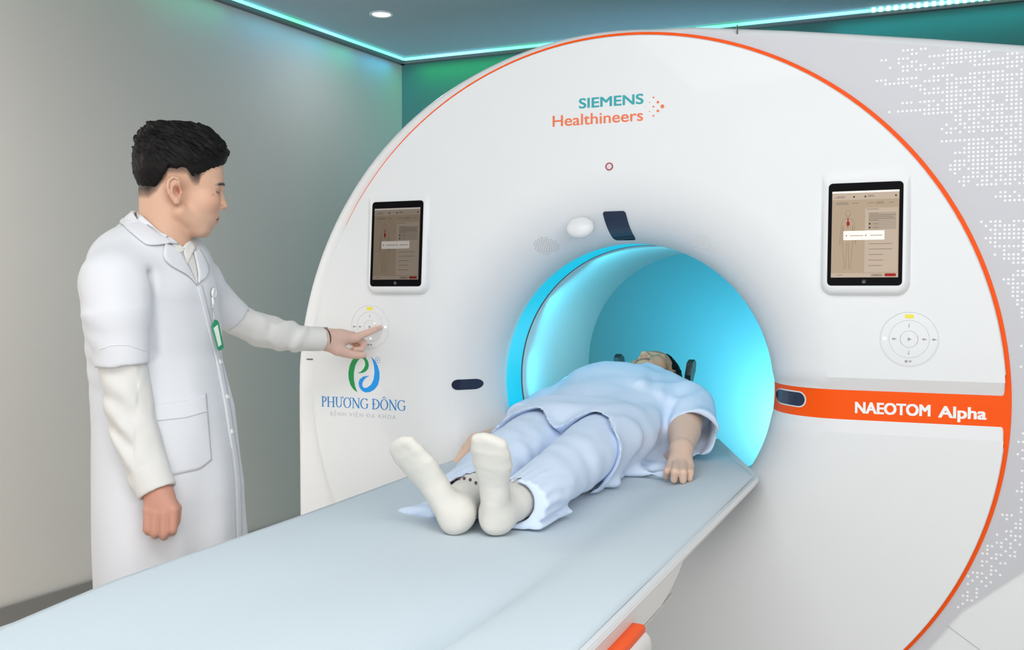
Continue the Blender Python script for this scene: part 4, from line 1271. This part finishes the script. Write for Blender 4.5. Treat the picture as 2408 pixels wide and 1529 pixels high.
HLX = np.array([-130, -85, -60, -45, -27, -18, 22, 34, 42, 50, 56, 70, 108, 135])
HLZ = np.array([-10, -12, -16, -4, 22, 40, 40, 22, 16, 18, 36, 50, 72, 78])
def head_co(V):
    q = (V - HO) / (.001 * HS)
    return q @ hf, q @ hl_, q[:, 2]
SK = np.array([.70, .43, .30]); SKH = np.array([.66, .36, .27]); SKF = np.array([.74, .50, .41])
def doc_tint(V):
    x, y, z = head_co(V)
    C = np.tile(SK, (len(V), 1))
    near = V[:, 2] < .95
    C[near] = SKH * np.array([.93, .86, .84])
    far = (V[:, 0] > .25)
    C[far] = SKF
    head = (V[:, 2] > 1.38) & (V[:, 0] < .2)
    def mix(m, col):
        nonlocal C
        m = np.clip(m, 0, 1)[:, None] * head[:, None]
        C = C * (1 - m) + np.array(col) * m
    G = lambda a, c, w: np.exp(-((a - c) / w) ** 2)
    ay_ = np.abs(y)
    mix(.35 * G(x, 85, 22) * G(z, -22, 22), (.66, .28, .20))                     # cheeks and nose
    mix(.35 * G(z, -5, 25) * G(x, -4, 18) * (ay_ > 78), (.66, .30, .22))          # ear
    mix(.9 * G(x, 1, 7) * G(z, 5, 12) * (ay_ > 72) * (ay_ < 83.5), (.30, .07, .04))
    mix(.8 * G(z, -57, 6.5) * (x > 84) * (ay_ < 24), (.40, .12, .10))           # lips
    mix(1.0 * G(z, -56.5, 1.6) * (x > 86) * (ay_ < 24), (.12, .03, .03))
    mix(1.5 * G(z, 27.5 - .0035 * (ay_ - 18) ** 2, 3.2) * (x > 84) * np.clip((ay_ - 8) / 5, 0, 1) * np.clip((54 - ay_) / 9, 0, 1), (.015, .012, .012))   # brows
    mix(1.3 * G(z, 6.0, 2.2) * (x > 83) * (ay_ > 16) * (ay_ < 47), (.03, .02, .02)); mix(1.2 * G(ay_, 29, 6) * G(z, 3.6, 2.2) * (x > 88), (.02, .015, .015)); mix(.55 * G(z, 13.5 - .006 * (ay_ - 30) ** 2, 1.3) * (x > 83) * (ay_ > 15) * (ay_ < 48), (.30, .14, .10))                             # lash line
    mix(.5 * G(z, 6, 6) * (x > 88) * (ay_ > 16) * (ay_ < 46), (.40, .20, .15))
    mix(.9 * G(x, 81.5, 1.6) * G(z, -1, 1.6), (.16, .07, .05))                                                 # small mole
    # cropped hair showing skin through it
    hl = np.interp(x, HLX, HLZ)
    e = (z - hl) + 2.0 * noise3(V[:, 0] * 500, V[:, 1] * 500, V[:, 2] * 500)
    short = np.clip(e / 9, 0, 1) * .62 + np.clip((e - 8) / 16, 0, 1) * .38
    earm = (ay_ > 71) & (x > -28) & (x < 16) & (z < 40)
    mix(short * (~earm) * (z > -25), (.030, .022, .020))
    mix(.10 * G(z, -70, 24) * (x > 20) * (ay_ < 66), (.30, .24, .22))
    return C.astype(np.float32)
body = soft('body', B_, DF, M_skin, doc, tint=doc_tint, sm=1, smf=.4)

# --- hair
hg = Field(np.arange(-.16, .20, .0019), np.arange(-.20, .12, .0019), np.arange(1.49, 1.75, .0019))
def ge(c, r, k=10, op='u', deg=0): hg.ell(H(*c), _v(r) * .001, rot(deg), k * .001, op)
ge((14, 0, 88), (104, 82, 84), 10, deg=-10)
ge((-20, 0, 62), (73, 78, 70), 10)
ge((84, 4, 106), (41, 60, 30), 22, deg=-14)
ge((40, 2, 138), (66, 58, 34), 24, deg=-14)
ge((-20, 0, 140), (56, 56, 34), 22, deg=12)
def strands(x, y, z):
    q = np.stack([x, y, z], 1) - HO
    a, b_, c = q @ hf * 1000, q @ hl_ * 1000, q[:, 2] * 1000
    t = a * .80 - c * .55                    # combed forwards and down
    n_ = a * .55 + c * .80
    top = np.clip((c - 60) / 50, 0, 1)
    w = .0042 * noise3(t * .045, b_ * .10 + n_ * .03, n_ * .11) * (.35 + top)
    w += .0030 * noise3(t * .035 + 7, b_ * .22, n_ * .26) * (.3 + top)
    w += .0014 * noise3(t * .05 + 3, b_ * .55, n_ * .55)
    return w
hg.warp(strands)
def clip(x, y, z):
    q = np.stack([x, y, z], 1) - HO
    a, b_, c = q @ hf * 1000, np.abs(q @ hl_ * 1000), q[:, 2] * 1000
    hl = np.interp(a, HLX, HLZ) + 13 * np.clip((62 - a) / 20, 0, 1) + 3
    return (hl + 5 * noise3(a * .12, b_ * .12, c * .05) - c) * .001
skull = Field(*hg.a)
for c, r, dg in (((16, 0, 68), (95, 74, 76), -8), ((62, 0, 32), (51, 60, 58), 0), ((-24, 0, -10), (56, 58, 60), 0)):
    skull.ell(H(*c), _v(r) * .001, rot(dg), .012)
skull.loft([(H(-26, 0, 5), .054, .052), (H(-24, 0, -60), .055, .054)], hf, hl_, k=.02)
X, Y, Z = np.meshgrid(*hg.a, indexing='ij')
cl = clip(X.ravel(), Y.ravel(), Z.ravel()).reshape(hg.D.shape).astype(np.float32)
tk = .0015 + np.clip(-cl / .040, 0, 1) ** .8 * .044
hg.D = np.maximum(hg.D, (skull.D - tk).astype(np.float32))
hg.D = -smin(-hg.D, -cl, .006)
del X, Y, Z, cl, tk, skull
hair = soft('hair', hg, DF, M_hair, doc, sm=1, smf=.35)
# loose locks standing off the crown and over the forehead
b = MB(); rnd = random.Random(3)
for i in range(150):
    a0 = rnd.uniform(-70, 92); bb = rnd.uniform(-60, 50)
    top = 178 - .0042 * (a0 + 8) ** 2 - .0075 * bb * bb
    pts = []
    ln = rnd.uniform(18, 34); lift = rnd.uniform(-2, 7); sd = rnd.uniform(-.3, .3)
    for k in range(6):
        f_ = k / 5
        aa = a0 + ln * f_ * .9
        zz = 176 - .0040 * (aa + 8) ** 2 - .0075 * (bb + sd * ln * f_) ** 2 - 8 + lift * f_ * (1.4 - f_)
        pts.append(DF.out(H(aa, bb + sd * ln * f_, zz)[None])[0])
    b.tube(pts, [.0016, .0018, .0016, .0012, .0008, .0003], 5)
b.build('loose_lock', M_hair, hair)
# --- coat collar, lapels, front band, pocket, buttons
cf = Field(np.arange(-.26, .08, .0024), np.arange(-.20, .24, .0026), np.arange(1.30, 1.52, .0024))
ringshell(cf, .0, -.036, .0675, .088, .0028, lambda Y: -.022 + .25 * np.maximum(0, Y))
soft('collar', cf, DF, M_coat, coat, sm=1)
sk = Skin(coat)
sk2 = Skin(coat, shirt, body)
sk2.patch([(284, 527), (312, 554), (342, 579), (366, 580), (386, 577)], [(320, 490), (346, 515), (372, 541), (398, 563), (417, 577)], 24, 8, lambda a, b: .0065 + .003 * math.sin(b * 3), .003, 'collar', M_coat, coat)
sk.patch([(386, 577), (381, 590), (380, 609), (401, 627), (440, 648), (461, 670)], [(417, 582), (426, 592), (434, 606), (444, 625), (452, 645), (462, 671)], 16, 5, lambda a, b: .0075 - .0045 * b, .003, 'lapel', M_coat, coat)
def plate3(pts, th, name, m, parent):
    """small stiff cloth piece from measured points (u, v, distance)"""
    Q = [Vector(P(*p)) for p in pts]
    c = sum(Q, Vector()) / len(Q)
    V, F = [c], []
    n = len(Q)
    for r in (.5, 1.0):
        V += [c + (q - c) * r for q in Q]
    F += [(0, 1 + i, 1 + (i + 1) % n) for i in range(n)]
    F += [(1 + i, 1 + n + i, 1 + n + (i + 1) % n, 1 + (i + 1) % n) for i in range(n)]
    o = pydata(name, V, F, m, parent, True)
    if sum((p.normal for p in o.data.polygons), Vector()).dot(c - Vector(CAM)) > 0: o.data.flip_normals()
    md = o.modifiers.new('thick', 'SOLIDIFY'); md.thickness = th; md.offset = -1
    return o
sk.patch([(432, 592), (440, 618), (450, 645), (461, 668)], [(455, 600), (462, 625), (464, 648), (464, 668)], 12, 4, .0022, .002, 'shirt_front', M_shirt, shirt)
sk2.patch([(402, 565), (418, 574), (432, 585)], [(406, 583), (420, 597), (429, 592)], 12, 6, .004, .003, 'shirt_collar_flap', M_shirt, shirt)
hq = sk2.hit(441, 612)
dq = (hq[0] - Vector(CAM)).dot(Vector(_cf)) - .006
plate3([(431, 582, dq), (438, 572, dq + .01), (447, 566, dq + .03), (456, 571, dq + .04), (464, 579, dq + .045), (453, 597, dq + .018), (441, 621, dq - .003), (435, 600, dq - .003)], .003, 'shirt_collar_flap', M_shirt, shirt)
sk.patch([(453, 594), (459, 618), (464, 645), (463, 668)], [(467, 588), (481, 611), (491, 636), (480, 655)], 14, 5, .0055, .003, 'lapel', M_coat, coat)
fr_line = [(461, 670), (476, 731), (491, 789), (505, 839), (513, 882), (527, 953), (537, 1023), (543, 1052), (552, 1133), (555, 1262), (557, 1340)]
fr_in = [(u + 13, v + 1) for u, v in fr_line]
sk.patch(fr_line, fr_in, 60, 3, .0032, .0028, 'front_band', M_coat, coat)
sk.line([(543, 1054), (552, 1133), (555, 1262), (557, 1335)], .0016, 'slit_shade_line', M_slit_shade, coat, .002)  # grey line drawn where the open slit is only in shade
for (u, v) in ((515, 852), (531, 934), (542, 1016)): sk.button(u, v, .0062, 'button', M_butt, coat, .004)
sk.patch([(350, 952), (380, 949), (444, 941), (484, 925)], [(374, 1122), (401, 1119), (470, 1104), (497, 1082)], 22, 22, .0026, .0024, 'pocket', M_coat, coat)
pk = [o for o in coat.children if o.name.startswith('pocket')][0]
sk.line([(366, 989), (433, 982), (485, 967)], .0011, 'pocket_hem', M_coat, pk, .0046)
sk.line([(236, 821), (264, 812), (300, 812), (343, 826)], .0009, 'sleeve_hem', M_coat, coat, .0006)
# --- watch
b = MB()
wc, wd = DF.out(L(762, 798, 2.867)[None])[0], DF.vec(L(800, 798, 2.905) - L(757, 798, 2.86))
wd = Vector(wd).normalized(); wu = wd.cross(Vector((0, 0, 1))).normalized(); ww = wu.cross(wd)
b.tube([Vector(wc) + wu * .0305 * math.cos(t_) + ww * .0300 * math.sin(t_) for t_ in np.linspace(0, 2 * PI, 33)[:-1]], .0032, 6, closed=True)
wt = b.build('wristwatch', M_strap, doc)
b = MB(); b.box((-.010, -.003, -.010), (.010, .003, .010), .002)
q = Matrix.Translation(Vector(wc) + ww * .0315 - wu * .004) @ Matrix(((wd.x, ww.x, wu.x, 0), (wd.y, ww.y, wu.y, 0), (wd.z, ww.z, wu.z, 0), (0, 0, 0, 1)))
b.v = [tuple(q @ Vector(p)) for p in b.v]; b.build('watch_case', M_metal, wt)
# --- trousers and shoes below the coat
t_ = Field(np.arange(-.22, .24, .007), np.arange(-.24, .26, .007), np.arange(.04, .98, .009))
for s_ in (-1, 1):
    hip = L(390, 1040, 2.41) + _v(lt) * .085 * s_
    t_.chain([(hip - _v((0, 0, .06)), .088), (_v((hip[0] + .01, hip[1], .50)), .075), (_v((hip[0] - .008, hip[1], .09)), .062)], k=.02)
t_.half((0, 0, -1), -.065)
soft('trousers', t_, DF, M_trou, doc)
for s_ in (-1, 1):
    hip = L(390, 1040, 2.41) + _v(lt) * .085 * s_
    h_ = Field(np.arange(hip[0] - .12, hip[0] + .24, .005), np.arange(hip[1] - .09, hip[1] + .09, .005), np.arange(-.01, .12, .005))
    h_.rc((hip[0] - .04, hip[1], .045), (hip[0] + .13, hip[1], .032), .046, .042, k=.01)
    h_.half((0, 0, -1), -.003)
    soft('shoe', h_, DF, M_black, doc)
# --- badge on a reel, clipped to the coat
M_bgreen = mat('green_badge_plastic', (.02, .25, .12), .35)
M_card = mat('badge_card', (.70, .78, .70), .4)
hb = sk.hit(497, 700)
bp = Vector(hb[0])
bg = thing('id_badge', 'green card holder hanging from a white badge reel on the doctor\'s coat', 'badge', tuple(bp), None)
sk.button(499, 689, .0125, 'reel', M_butt, bg, .005)
cam_to = lambda u, v, dd: Vector(P(u, v, dd))
d0 = (bp - Vector(CAM)).dot(Vector(_cf)) - .012
b = MB(); b.tube([cam_to(500, 700, d0 + .004), cam_to(501, 712, d0), cam_to(501, 722, d0)], .0026, 8); b.build('strap', M_butt, bg)
b = MB(); b.tube([cam_to(498, 716, d0 - .003), cam_to(504, 720, d0 - .003), cam_to(500, 728, d0 - .003), cam_to(502, 742, d0 - .004), cam_to(503, 752, d0 - .004)], .0016, 8); b.build('clip', M_metal, bg)
def quad(pts, dn, th, name, m, par):
    Q = [cam_to(u, v, d0 + e - dn) for u, v, e in pts]
    nn = (Q[1] - Q[0]).cross(Q[2] - Q[1]).normalized()
    if nn.dot(Vector(_cf)) > 0: nn = -nn
    V = [q + nn * th for q in Q] + Q
    n = len(Q)
    return pydata(name, V, [tuple(range(n)), tuple(range(2 * n - 1, n - 1, -1))] + [((i + 1) % n, i, n + i, n + (i + 1) % n) for i in range(n)], m, par, False)
ho = quad([(496.5, 768, 0), (499, 761, 0), (504, 752, .004), (508, 752, .007), (512, 757, .010), (524, 816, .010), (522, 819, .008), (514, 824, 0), (511, 822, -.002)], .004, .003, 'card_holder', M_bgreen, bg)
quad([(501.5, 772, 0), (510.5, 764, .008), (519.5, 811, .008), (513, 816, 0)], .0043, .0034, 'card', M_card, ho)
# ------------------------------------------------------------------ patient
M_blueg = mat('pale_blue_hospital_cotton', (.70, .81, .98), .85, bump=.10, bscale=500)
M_sock = mat('white_sock_knit', (.75, .725, .67), .95, bump=.30, bscale=900)
WF = Frame((0, 0, 0), 0)
pat = thing('person', 'patient in pale blue pyjamas and white socks lying on the scanner table', 'person', (-.085, -.1, .79))
w_ = lambda v: np.array(v, float)
# --- socks
def foot(heel, toe, ankle, leg, tiltx, name):
    fd = Field(np.arange(min(heel[0], toe[0]) - .09, max(heel[0], toe[0], leg[0]) + .09, .0026), np.arange(-.95, leg[1] + .02, .0028), np.arange(.76, 1.05, .0026))
    a = w_(toe) - w_(heel); ln = np.linalg.norm(a); a /= ln
    nrm = w_((tiltx, -1, 0)); nrm -= a * (nrm @ a); nrm /= np.linalg.norm(nrm)
    wd = np.cross(a, nrm)
    p = lambda t, n=0, x=0: w_(heel) + a * ln * t + nrm * n + wd * x
    fd.loft([(p(-.02), .030, .033), (p(.22, -.004), .029, .030), (p(.48, -.008), .032, .026), (p(.74, -.004), .0425, .023), (p(.92, 0), .040, .018), (p(1.03, .002), .031, .013)], wd, nrm, k=.012)
    fd.ell(p(.0, -.012), (.032, .034, .034), None, .012)
    for x, t, r in ((-.024, 1.05, .0105), (-.010, 1.085, .0095), (.003, 1.08, .009), (.015, 1.06, .0088), (.026, 1.02, .0085)):
        fd.rc(p(t - .12, .001, x * tsign[name]), p(t, .003, x * tsign[name]), r, r * .95, k=.010)
    fd.chain([(p(.02, -.02), .036), (ankle, .040), (leg, .043)], k=.02)
    fd.warp(lambda x, y, z: noise3(x * 30, y * 30, z * 30) * .0012 + noise3(x * 80, y * 80, z * 80) * .0005)
    fd.half((0, 1, 0), leg[1] + .005)
    fd.half((0, 0, -1), -.7835)
    return soft('sock', fd, WF, M_sock, pat, sm=2)
tsign = {'r': -1, 'l': 1}
foot((-.070, -.800, .818), (-.150, -.858, .965), (-.083, -.735, .838), (-.092, -.665, .842), -.28, 'r')
foot((.010, -.772, .818), (.028, -.838, .980), (.018, -.710, .838), (.024, -.640, .842), .03, 'l')
# --- trousers
tf = Field(np.arange(-.36, .20, .0042), np.arange(-.76, .12, .0042), np.arange(.775, 1.0, .0040))
ex, ez = (1, 0, 0), (0, 0, 1)
tf.loft([((.034, -.72, .838), .058, .048), ((.036, -.690, .838), .060, .048), ((.034, -.60, .842), .070, .052), ((.028, -.46, .852), .070, .060), ((.022, -.32, .864), .074, .069), ((.008, -.12, .872), .090, .080), ((-.02, .05, .872), .10, .085)], ex, ez, k=.02)
tf.loft([((-.100, -.745, .836), .056, .046), ((-.104, -.690, .838), .060, .048), ((-.122, -.60, .840), .074, .052), ((-.142, -.46, .850), .082, .058), ((-.150, -.32, .864), .080, .069), ((-.165, -.12, .872), .092, .080), ((-.16, .05, .872), .10, .085)], ex, ez, k=.02)
# loose hems lying on the sheet
tf.loft([((-.17, -.60, .798), .095, .016), ((-.19, -.70, .797), .085, .014)], ex, ez, k=.012)
tf.loft([((.045, -.56, .797), .060, .014), ((.030, -.725, .795), .070, .012)], ex, ez, k=.012)
def tfold(x, y, z):
    w = noise3(x * 16, y * 9 + 3, z * 16) * .0042 + noise3(x * 40 + 2, y * 26, z * 40) * .0012
    cuff = np.clip((-.56 - y) / .10, 0, 1)
    w += cuff * .0020 * np.sin(np.arctan2(z - .84, x - np.where(x > -.045, .034, -.13)) * 15 + 3 * noise3(x * 9, y * 9, z * 9))
    w += .0012 * np.sin((x * .6 + y) * 62 + 3 * noise3(x * 7, y * 6, z * 7)) * np.clip((y + .62) / .1, 0, 1) * np.clip((-.2 - y) / .1, 0, 1)
    return w
tf.warp(tfold)
tf.half((.20, -1, .06), .706 + .050)
tf.half((0, 0, -1), -.7845)
for a, b_, r in (((.022, -.74, .838), (.026, -.65, .842), .0435), ((-.088, -.75, .838), (-.096, -.64, .842), .0435)):
    tf.cyl(a, b_, r, r, k=.004, op='s')
soft('trousers', tf, WF, M_blueg, pat, sm=2)
# --- shirt
sf = Field(np.arange(-.42, .36, .0043), np.arange(-.40, .64, .0043), np.arange(.775, 1.10, .0040))
CX0 = -.085
sf.loft([((.020, -.40, .858), .090, .084), ((.014, -.22, .868), .096, .090), ((.0, 0, .876), .11, .10)], ex, ez, k=.02)
sf.loft([((-.152, -.40, .858), .092, .084), ((-.160, -.22, .868), .100, .090), ((-.17, 0, .876), .115, .10)], ex, ez, k=.02)
sf.loft([((-.07, -.40, .84), .10, .052), ((-.07, -.22, .85), .11, .062), ((-.07, 0, .86), .12, .08)], ex, ez, k=.04)
sf.loft([((CX0, -.06, .880), .188, .096), ((CX0, .02, .882), .198, .106), ((CX0, .20, .896), .202, .124), ((CX0 + .005, .36, .912), .205, .138), ((CX0 + .005, .46, .920), .195, .118), ((CX0 + .01, .52, .922), .135, .080)], ex, ez, k=.03)
sf.ell((CX0 - .03, .37, .972), (.13, .12, .080), None, .05)
# sleeves
SL, SLo = Py(1612, 965, .36), Py(1632, 1022, .185)
sf.rc((.075, .45, .925), SL, .078, .080, k=.04)
sf.cyl(SL, SLo, .080, .072, k=.03)
sf.cyl(SLo + (SL - SLo) * .72, SLo + (SLo - SL) * .3, .062, .0655, k=.003, op='s')
for a_, b_ in (((.015, .47, 1.022), (.085, .22, .975)), ((.050, .46, 1.008), (.108, .25, .955)), ((-.02, .45, 1.035), (.03, .20, 1.005))):
    sf.rc(a_, b_, .013, .009, k=.035)
sf.rc((-.25, .44, .925), (-.30, .34, .89), .078, .075, k=.04)
sf.cyl((-.30, .34, .89), (-.335, .19, .87), .075, .068, k=.03)
# side tail spread on the sheet
sf.loft([((.02, -.26, .797), .085, .010), ((.06, -.05, .797), .090, .011), ((.075, .10, .800), .085, .018), ((.09, .22, .81), .08, .028)], ex, ez, k=.02)
def sfold(x, y, z):
    w = noise3(x * 11, y * 8 + 3, z * 11) * .0045 + noise3(x * 30 + 2, y * 22, z * 30) * .0016
    rgt = np.clip((x + .02) / .10, 0, 1)
    w += rgt * .0034 * np.sin((x * 1.0 - y * .55 + z * .5) * 70 + 2.5 * noise3(x * 7, y * 6, z * 7))
    tail = np.clip((.822 - z) / .02, 0, 1)
    w += tail * .004 * np.sin(y * 75 + x * 22)
    # the cloth sinks between the thighs at the hem
    return w
sf.warp(sfold)
X, Y, Z = np.meshgrid(*sf.a, indexing='ij')
hem = (-.335 + (Z - .80) * 1.05 + .02 * np.sin(X * 38 + 1.0) + .012 * noise3(X * 18, Y * 4, Z * 18)) - Y
hem = hem + 4.5 * np.clip(-sf.D, 0, .020)
sf.D = np.maximum(sf.D, hem.astype(np.float32) * .30)
del X, Y, Z, hem
sf.half((0, 0, -1), -.7850)
soft('pyjama_shirt', sf, WF, M_blueg, pat, sm=4)

# --- body
pf = Field(axis(-.46, .34, .0022, .006, [(-.14, .04), (.12, .33), (-.45, -.34)]), axis(-.72, .88, .0022, .007, [(-.16, .16), (.56, .87)]), axis(.775, 1.10, .0022))
rl = math.radians(-13)
ph = w_((math.sin(rl), -.10, math.cos(rl))); ph /= np.linalg.norm(ph)        # face direction
pu = w_((0, 1, .10)); pu -= ph * (pu @ ph); pu /= np.linalg.norm(pu)           # crown direction
pl = np.cross(pu, ph)                                                         # his left
PO = w_((-.062, .690, .960))
def PH(x, y, z): return PO + .001 * (x * ph + y * pl + z * pu)
PB = np.array([ph, pl, pu])
def he(c, r, k=8, op='u', deg=0):
    c_, q_ = math.cos(math.radians(deg)), math.sin(math.radians(deg))
    pf.ell(PH(*c), _v(r) * .001, np.array([c_ * PB[0] + q_ * PB[2], PB[1], -q_ * PB[0] + c_ * PB[2]]), k * .001, op)
def hr(a, b, ra, rb, k=6, op='u'): pf.rc(PH(*a), PH(*b), ra * .001, rb * .001, k * .001, op)
he((10, 0, 60), (96, 76, 78), 10, deg=-6); he((56, 0, 30), (50, 61, 58), 14); he((46, 0, -24), (52, 60, 66), 14); he((66, 0, -46), (32, 42, 36), 14)
for s_ in (-1, 1):
    hr((6, 52 * s_, -44), (54, 28 * s_, -84), 20, 18, 16)
    he((66, 40 * s_, -18), (30, 25, 26), 14)
    hr((100, 8 * s_, 26), (84, 48 * s_, 26), 8, 8, 9)
    he((99, 14 * s_, -30), (9, 8, 8), 5)
    he((103, 8.5 * s_, -38), (6.5, 5, 5.5), 2.5, 's')
    he((106, 32 * s_, 9), (13, 17, 10), 9, 's')
    he((84, 32 * s_, 6.5), (13, 15, 12), 4)
    he((-6, 80 * s_, 4), (18, 7, 31), 5, deg=9); he((0, 88 * s_, 3), (9, 7, 17), 4, 's', deg=9)
hr((102, 0, 8), (110, 0, -20), 7, 10, 8); he((111, 0, -25), (10, 12, 9), 6)
he((94, 0, -54), (6, 23, 5), 5); he((90, 0, -64), (6.5, 20, 5.5), 5); hr((98, -19, -59), (98, 19, -59), 1.8, 1.8, 2.5, 's')
he((64, 0, -86), (20, 26, 18), 12); he((40, 0, -82), (36, 38, 22), 16)
pf.loft([(PH(-20, 0, -10), .056, .056), (PH(-20, 0, -80), .058, .060), (w_((-.075, .53, .915)), .06, .07), (w_((-.08, .44, .905)), .10, .16), (w_((-.085, .1, .875)), .075, .15), (w_((-.085, -.05, .86)), .06, .14)], ez, ex, k=.03)
for x0, x1 in ((.0, .022), (-.15, -.092)):
    pf.chain([((-.085 + (.08 if x0 > -.05 else -.08), -.02, .86), .06), (((x0 + x1) / 2 , -.33, .85), .05), ((x1, -.60, .842), .036), ((x1, -.70, .840), .033)], k=.02)
EL, WR = Py(1613, 990, .235), Py(1602, 1060, .035)
pf.chain([((.10, .43, .905), .042), (EL, .044)], k=.02)
pf.chain([(EL, .046), (EL + (WR - EL) * .35, .0465), (EL + (WR - EL) * .8, .0345), (WR, .0300)], k=.015)
# left hand spread on the sheet
kn = [Pz(1578, 1092, .822), Pz(1592, 1088, .827), Pz(1608, 1090, .826), Pz(1622, 1096, .820)]
md_ = [Pz(1570, 1108, .815), Pz(1587, 1110, .819), Pz(1606, 1112, .818), Pz(1623, 1112, .812)]
tp = [Pz(1567, 1120, .7985), Pz(1585, 1128, .798), Pz(1606, 1130, .798), Pz(1621, 1126, .7985)]
for k_, m_, t_, r in zip(kn, md_, tp, (.0105, .011, .0108, .0095)):
    pf.rc(WR, k_, .024, r * 1.25, k=.014)
    pf.chain([(k_, r * 1.15), (m_, r), (t_, r * .85)], k=.003)
pf.chain([(WR + (kn[0] - WR) * .3, .017), (Pz(1572, 1075, .815), .0125), (Pz(1560, 1080, .808), .0105), (Pz(1549, 1083, .804), .0085)], k=.008)
# right forearm and hand hanging at the far edge
RE, RW = w_((-.345, .19, .845)), Py(1122, 1040, -.055)
pf.chain([((-.27, .42, .905), .042), (RE, .038), (RW, .025)], k=.015)
rk = [Py(1098, 1052, -.100), Py(1094, 1056, -.088), Py(1099, 1056, -.072)]
rt = [Pz(1073, 1090, .800), Pz(1080, 1092, .797), Pz(1088, 1090, .795)]
for k_, t_ in zip(rk, rt):
    pf.rc(RW, k_, .021, .012, k=.012)
    pf.chain([(k_, .012), ((w_(k_) + w_(t_)) / 2 + w_((0, 0, .004)), .0102), (t_, .0085)], k=.003)
pf.chain([(RW, .018), (Py(1098, 1060, -.115), .0115), (Py(1084, 1078, -.125), .009)], k=.008)
def pat_tint(V):
    q = (V - PO) * 1000
    x, y, z = q @ ph, q @ pl, q @ pu
    C = np.tile(np.array([.76, .53, .41]), (len(V), 1))
    head = V[:, 1] > .55
    C[head] = (.78, .36, .22)
    def mix(m, col):
        nonlocal C
        m = np.clip(m, 0, 1)[:, None] * head[:, None]
        C = C * (1 - m) + np.array(col) * m
    G = lambda a, c, w: np.exp(-((a - c) / w) ** 2)
    ay_ = np.abs(y)
    mix(.8 * G(z, -59, 7) * (x > 78) * (ay_ < 26), (.36, .14, .12)); mix(G(z, -59, 1.7) * (x > 80) * (ay_ < 26), (.10, .03, .03))
    mix(1.2 * G(z, 29, 3.5) * (x > 78) * (ay_ > 10) * (ay_ < 50), (.03, .025, .022))
    mix(1.1 * G(z, 4.5, 1.9) * (x > 80) * (ay_ > 17) * (ay_ < 47), (.05, .03, .03))
    mix(1.3 * G(x, 106, 6) * G(ay_, 8, 4) * G(z, -38, 4.5), (.04, .012, .010))
    mix(.3 * G(x, 95, 20) * G(z, -25, 16), (.55, .22, .16))
    mix(np.clip((z - 10) / 20, 0, 1) * np.clip((30 - x) / 10, 0, 1), (.03, .025, .022))
    return C.astype(np.float32)
pbody = soft('body', pf, WF, M_skin, pat, tint=pat_tint, sm=1, smf=.4)
# --- hair
ph_ = Field(np.arange(-.17, .07, .0024), np.arange(.62, .88, .0024), np.arange(.82, 1.06, .0024))
for c, r in (((8, 0, 66), (98, 81, 84)), ((-22, 0, 40), (72, 80, 74))): ph_.ell(PH(*c), _v(r) * .001, PB, .010)
ph_.warp(lambda x, y, z: noise3(x * 90, y * 40, z * 90) * .003 + noise3(x * 220, y * 90, z * 220) * .0012)
X, Y, Z = np.meshgrid(*ph_.a, indexing='ij')
q = np.stack([X, Y, Z], -1) - PO
xx, zz = q @ ph * 1000, q @ pu * 1000
line_ = np.interp(xx, [-120, -60, -30, -20, 24, 40, 60, 100, 130], [-20, -24, 0, 44, 44, 12, 34, 88, 96])
ph_.D = -smin(-ph_.D, -((line_ - zz) * .001).astype(np.float32), .012)
del X, Y, Z, q, xx, zz
soft('hair', ph_, WF, M_hair, pat, sm=1)
# --- beads round the right ankle
M_bead = mat('dark_bead', (.10, .05, .06), .3)
b = MB()
for k in range(20):
    a = 2 * PI * k / 20
    b.bm((lambda q: (bmesh.ops.create_uvsphere(q, u_segments=8, v_segments=6, radius=.0034), q)[1])(bmesh.new()), 0, Matrix.Translation((-.086 + .0435 * math.cos(a), -.716 + .003 * math.sin(3 * a), .840 + .0435 * math.sin(a))))
b.build('anklet', M_bead, pat)
# --- paddles of the head holder
def paddle(px_, lean, up):
    b = MB()
    pts = [(y_, z_ + up) for y_, z_ in [(0, .895), (.018, .915), (.020, .965), (.044, 1.000), (.040, 1.030), (.012, 1.040), (-.016, 1.030), (-.026, .990), (-.012, .945), (-.014, .90)]]
    n = len(pts)
    V = [(px_ + lean * (z - .9) - .010, .655 + y_, z) for y_, z in pts] + [(px_ + lean * (z - .9) + .010, .655 + y_, z) for y_, z in pts]
    b.add(V, [tuple(range(n)), tuple(range(2 * n - 1, n - 1, -1))] + [((i + 1) % n, i, n + i, n + (i + 1) % n) for i in range(n)])
    b.box((px_ - .006, .640, .80), (px_ + .006, .675, .91), .003)
    o = b.build('side_pad', M_blackpad, head_hold)
    m_ = o.modifiers.new('soft', 'BEVEL'); m_.width = .003; m_.segments = 2; m_.limit_method = 'ANGLE'
paddle(.058, .10, .010); paddle(-.160, -.12, .022)
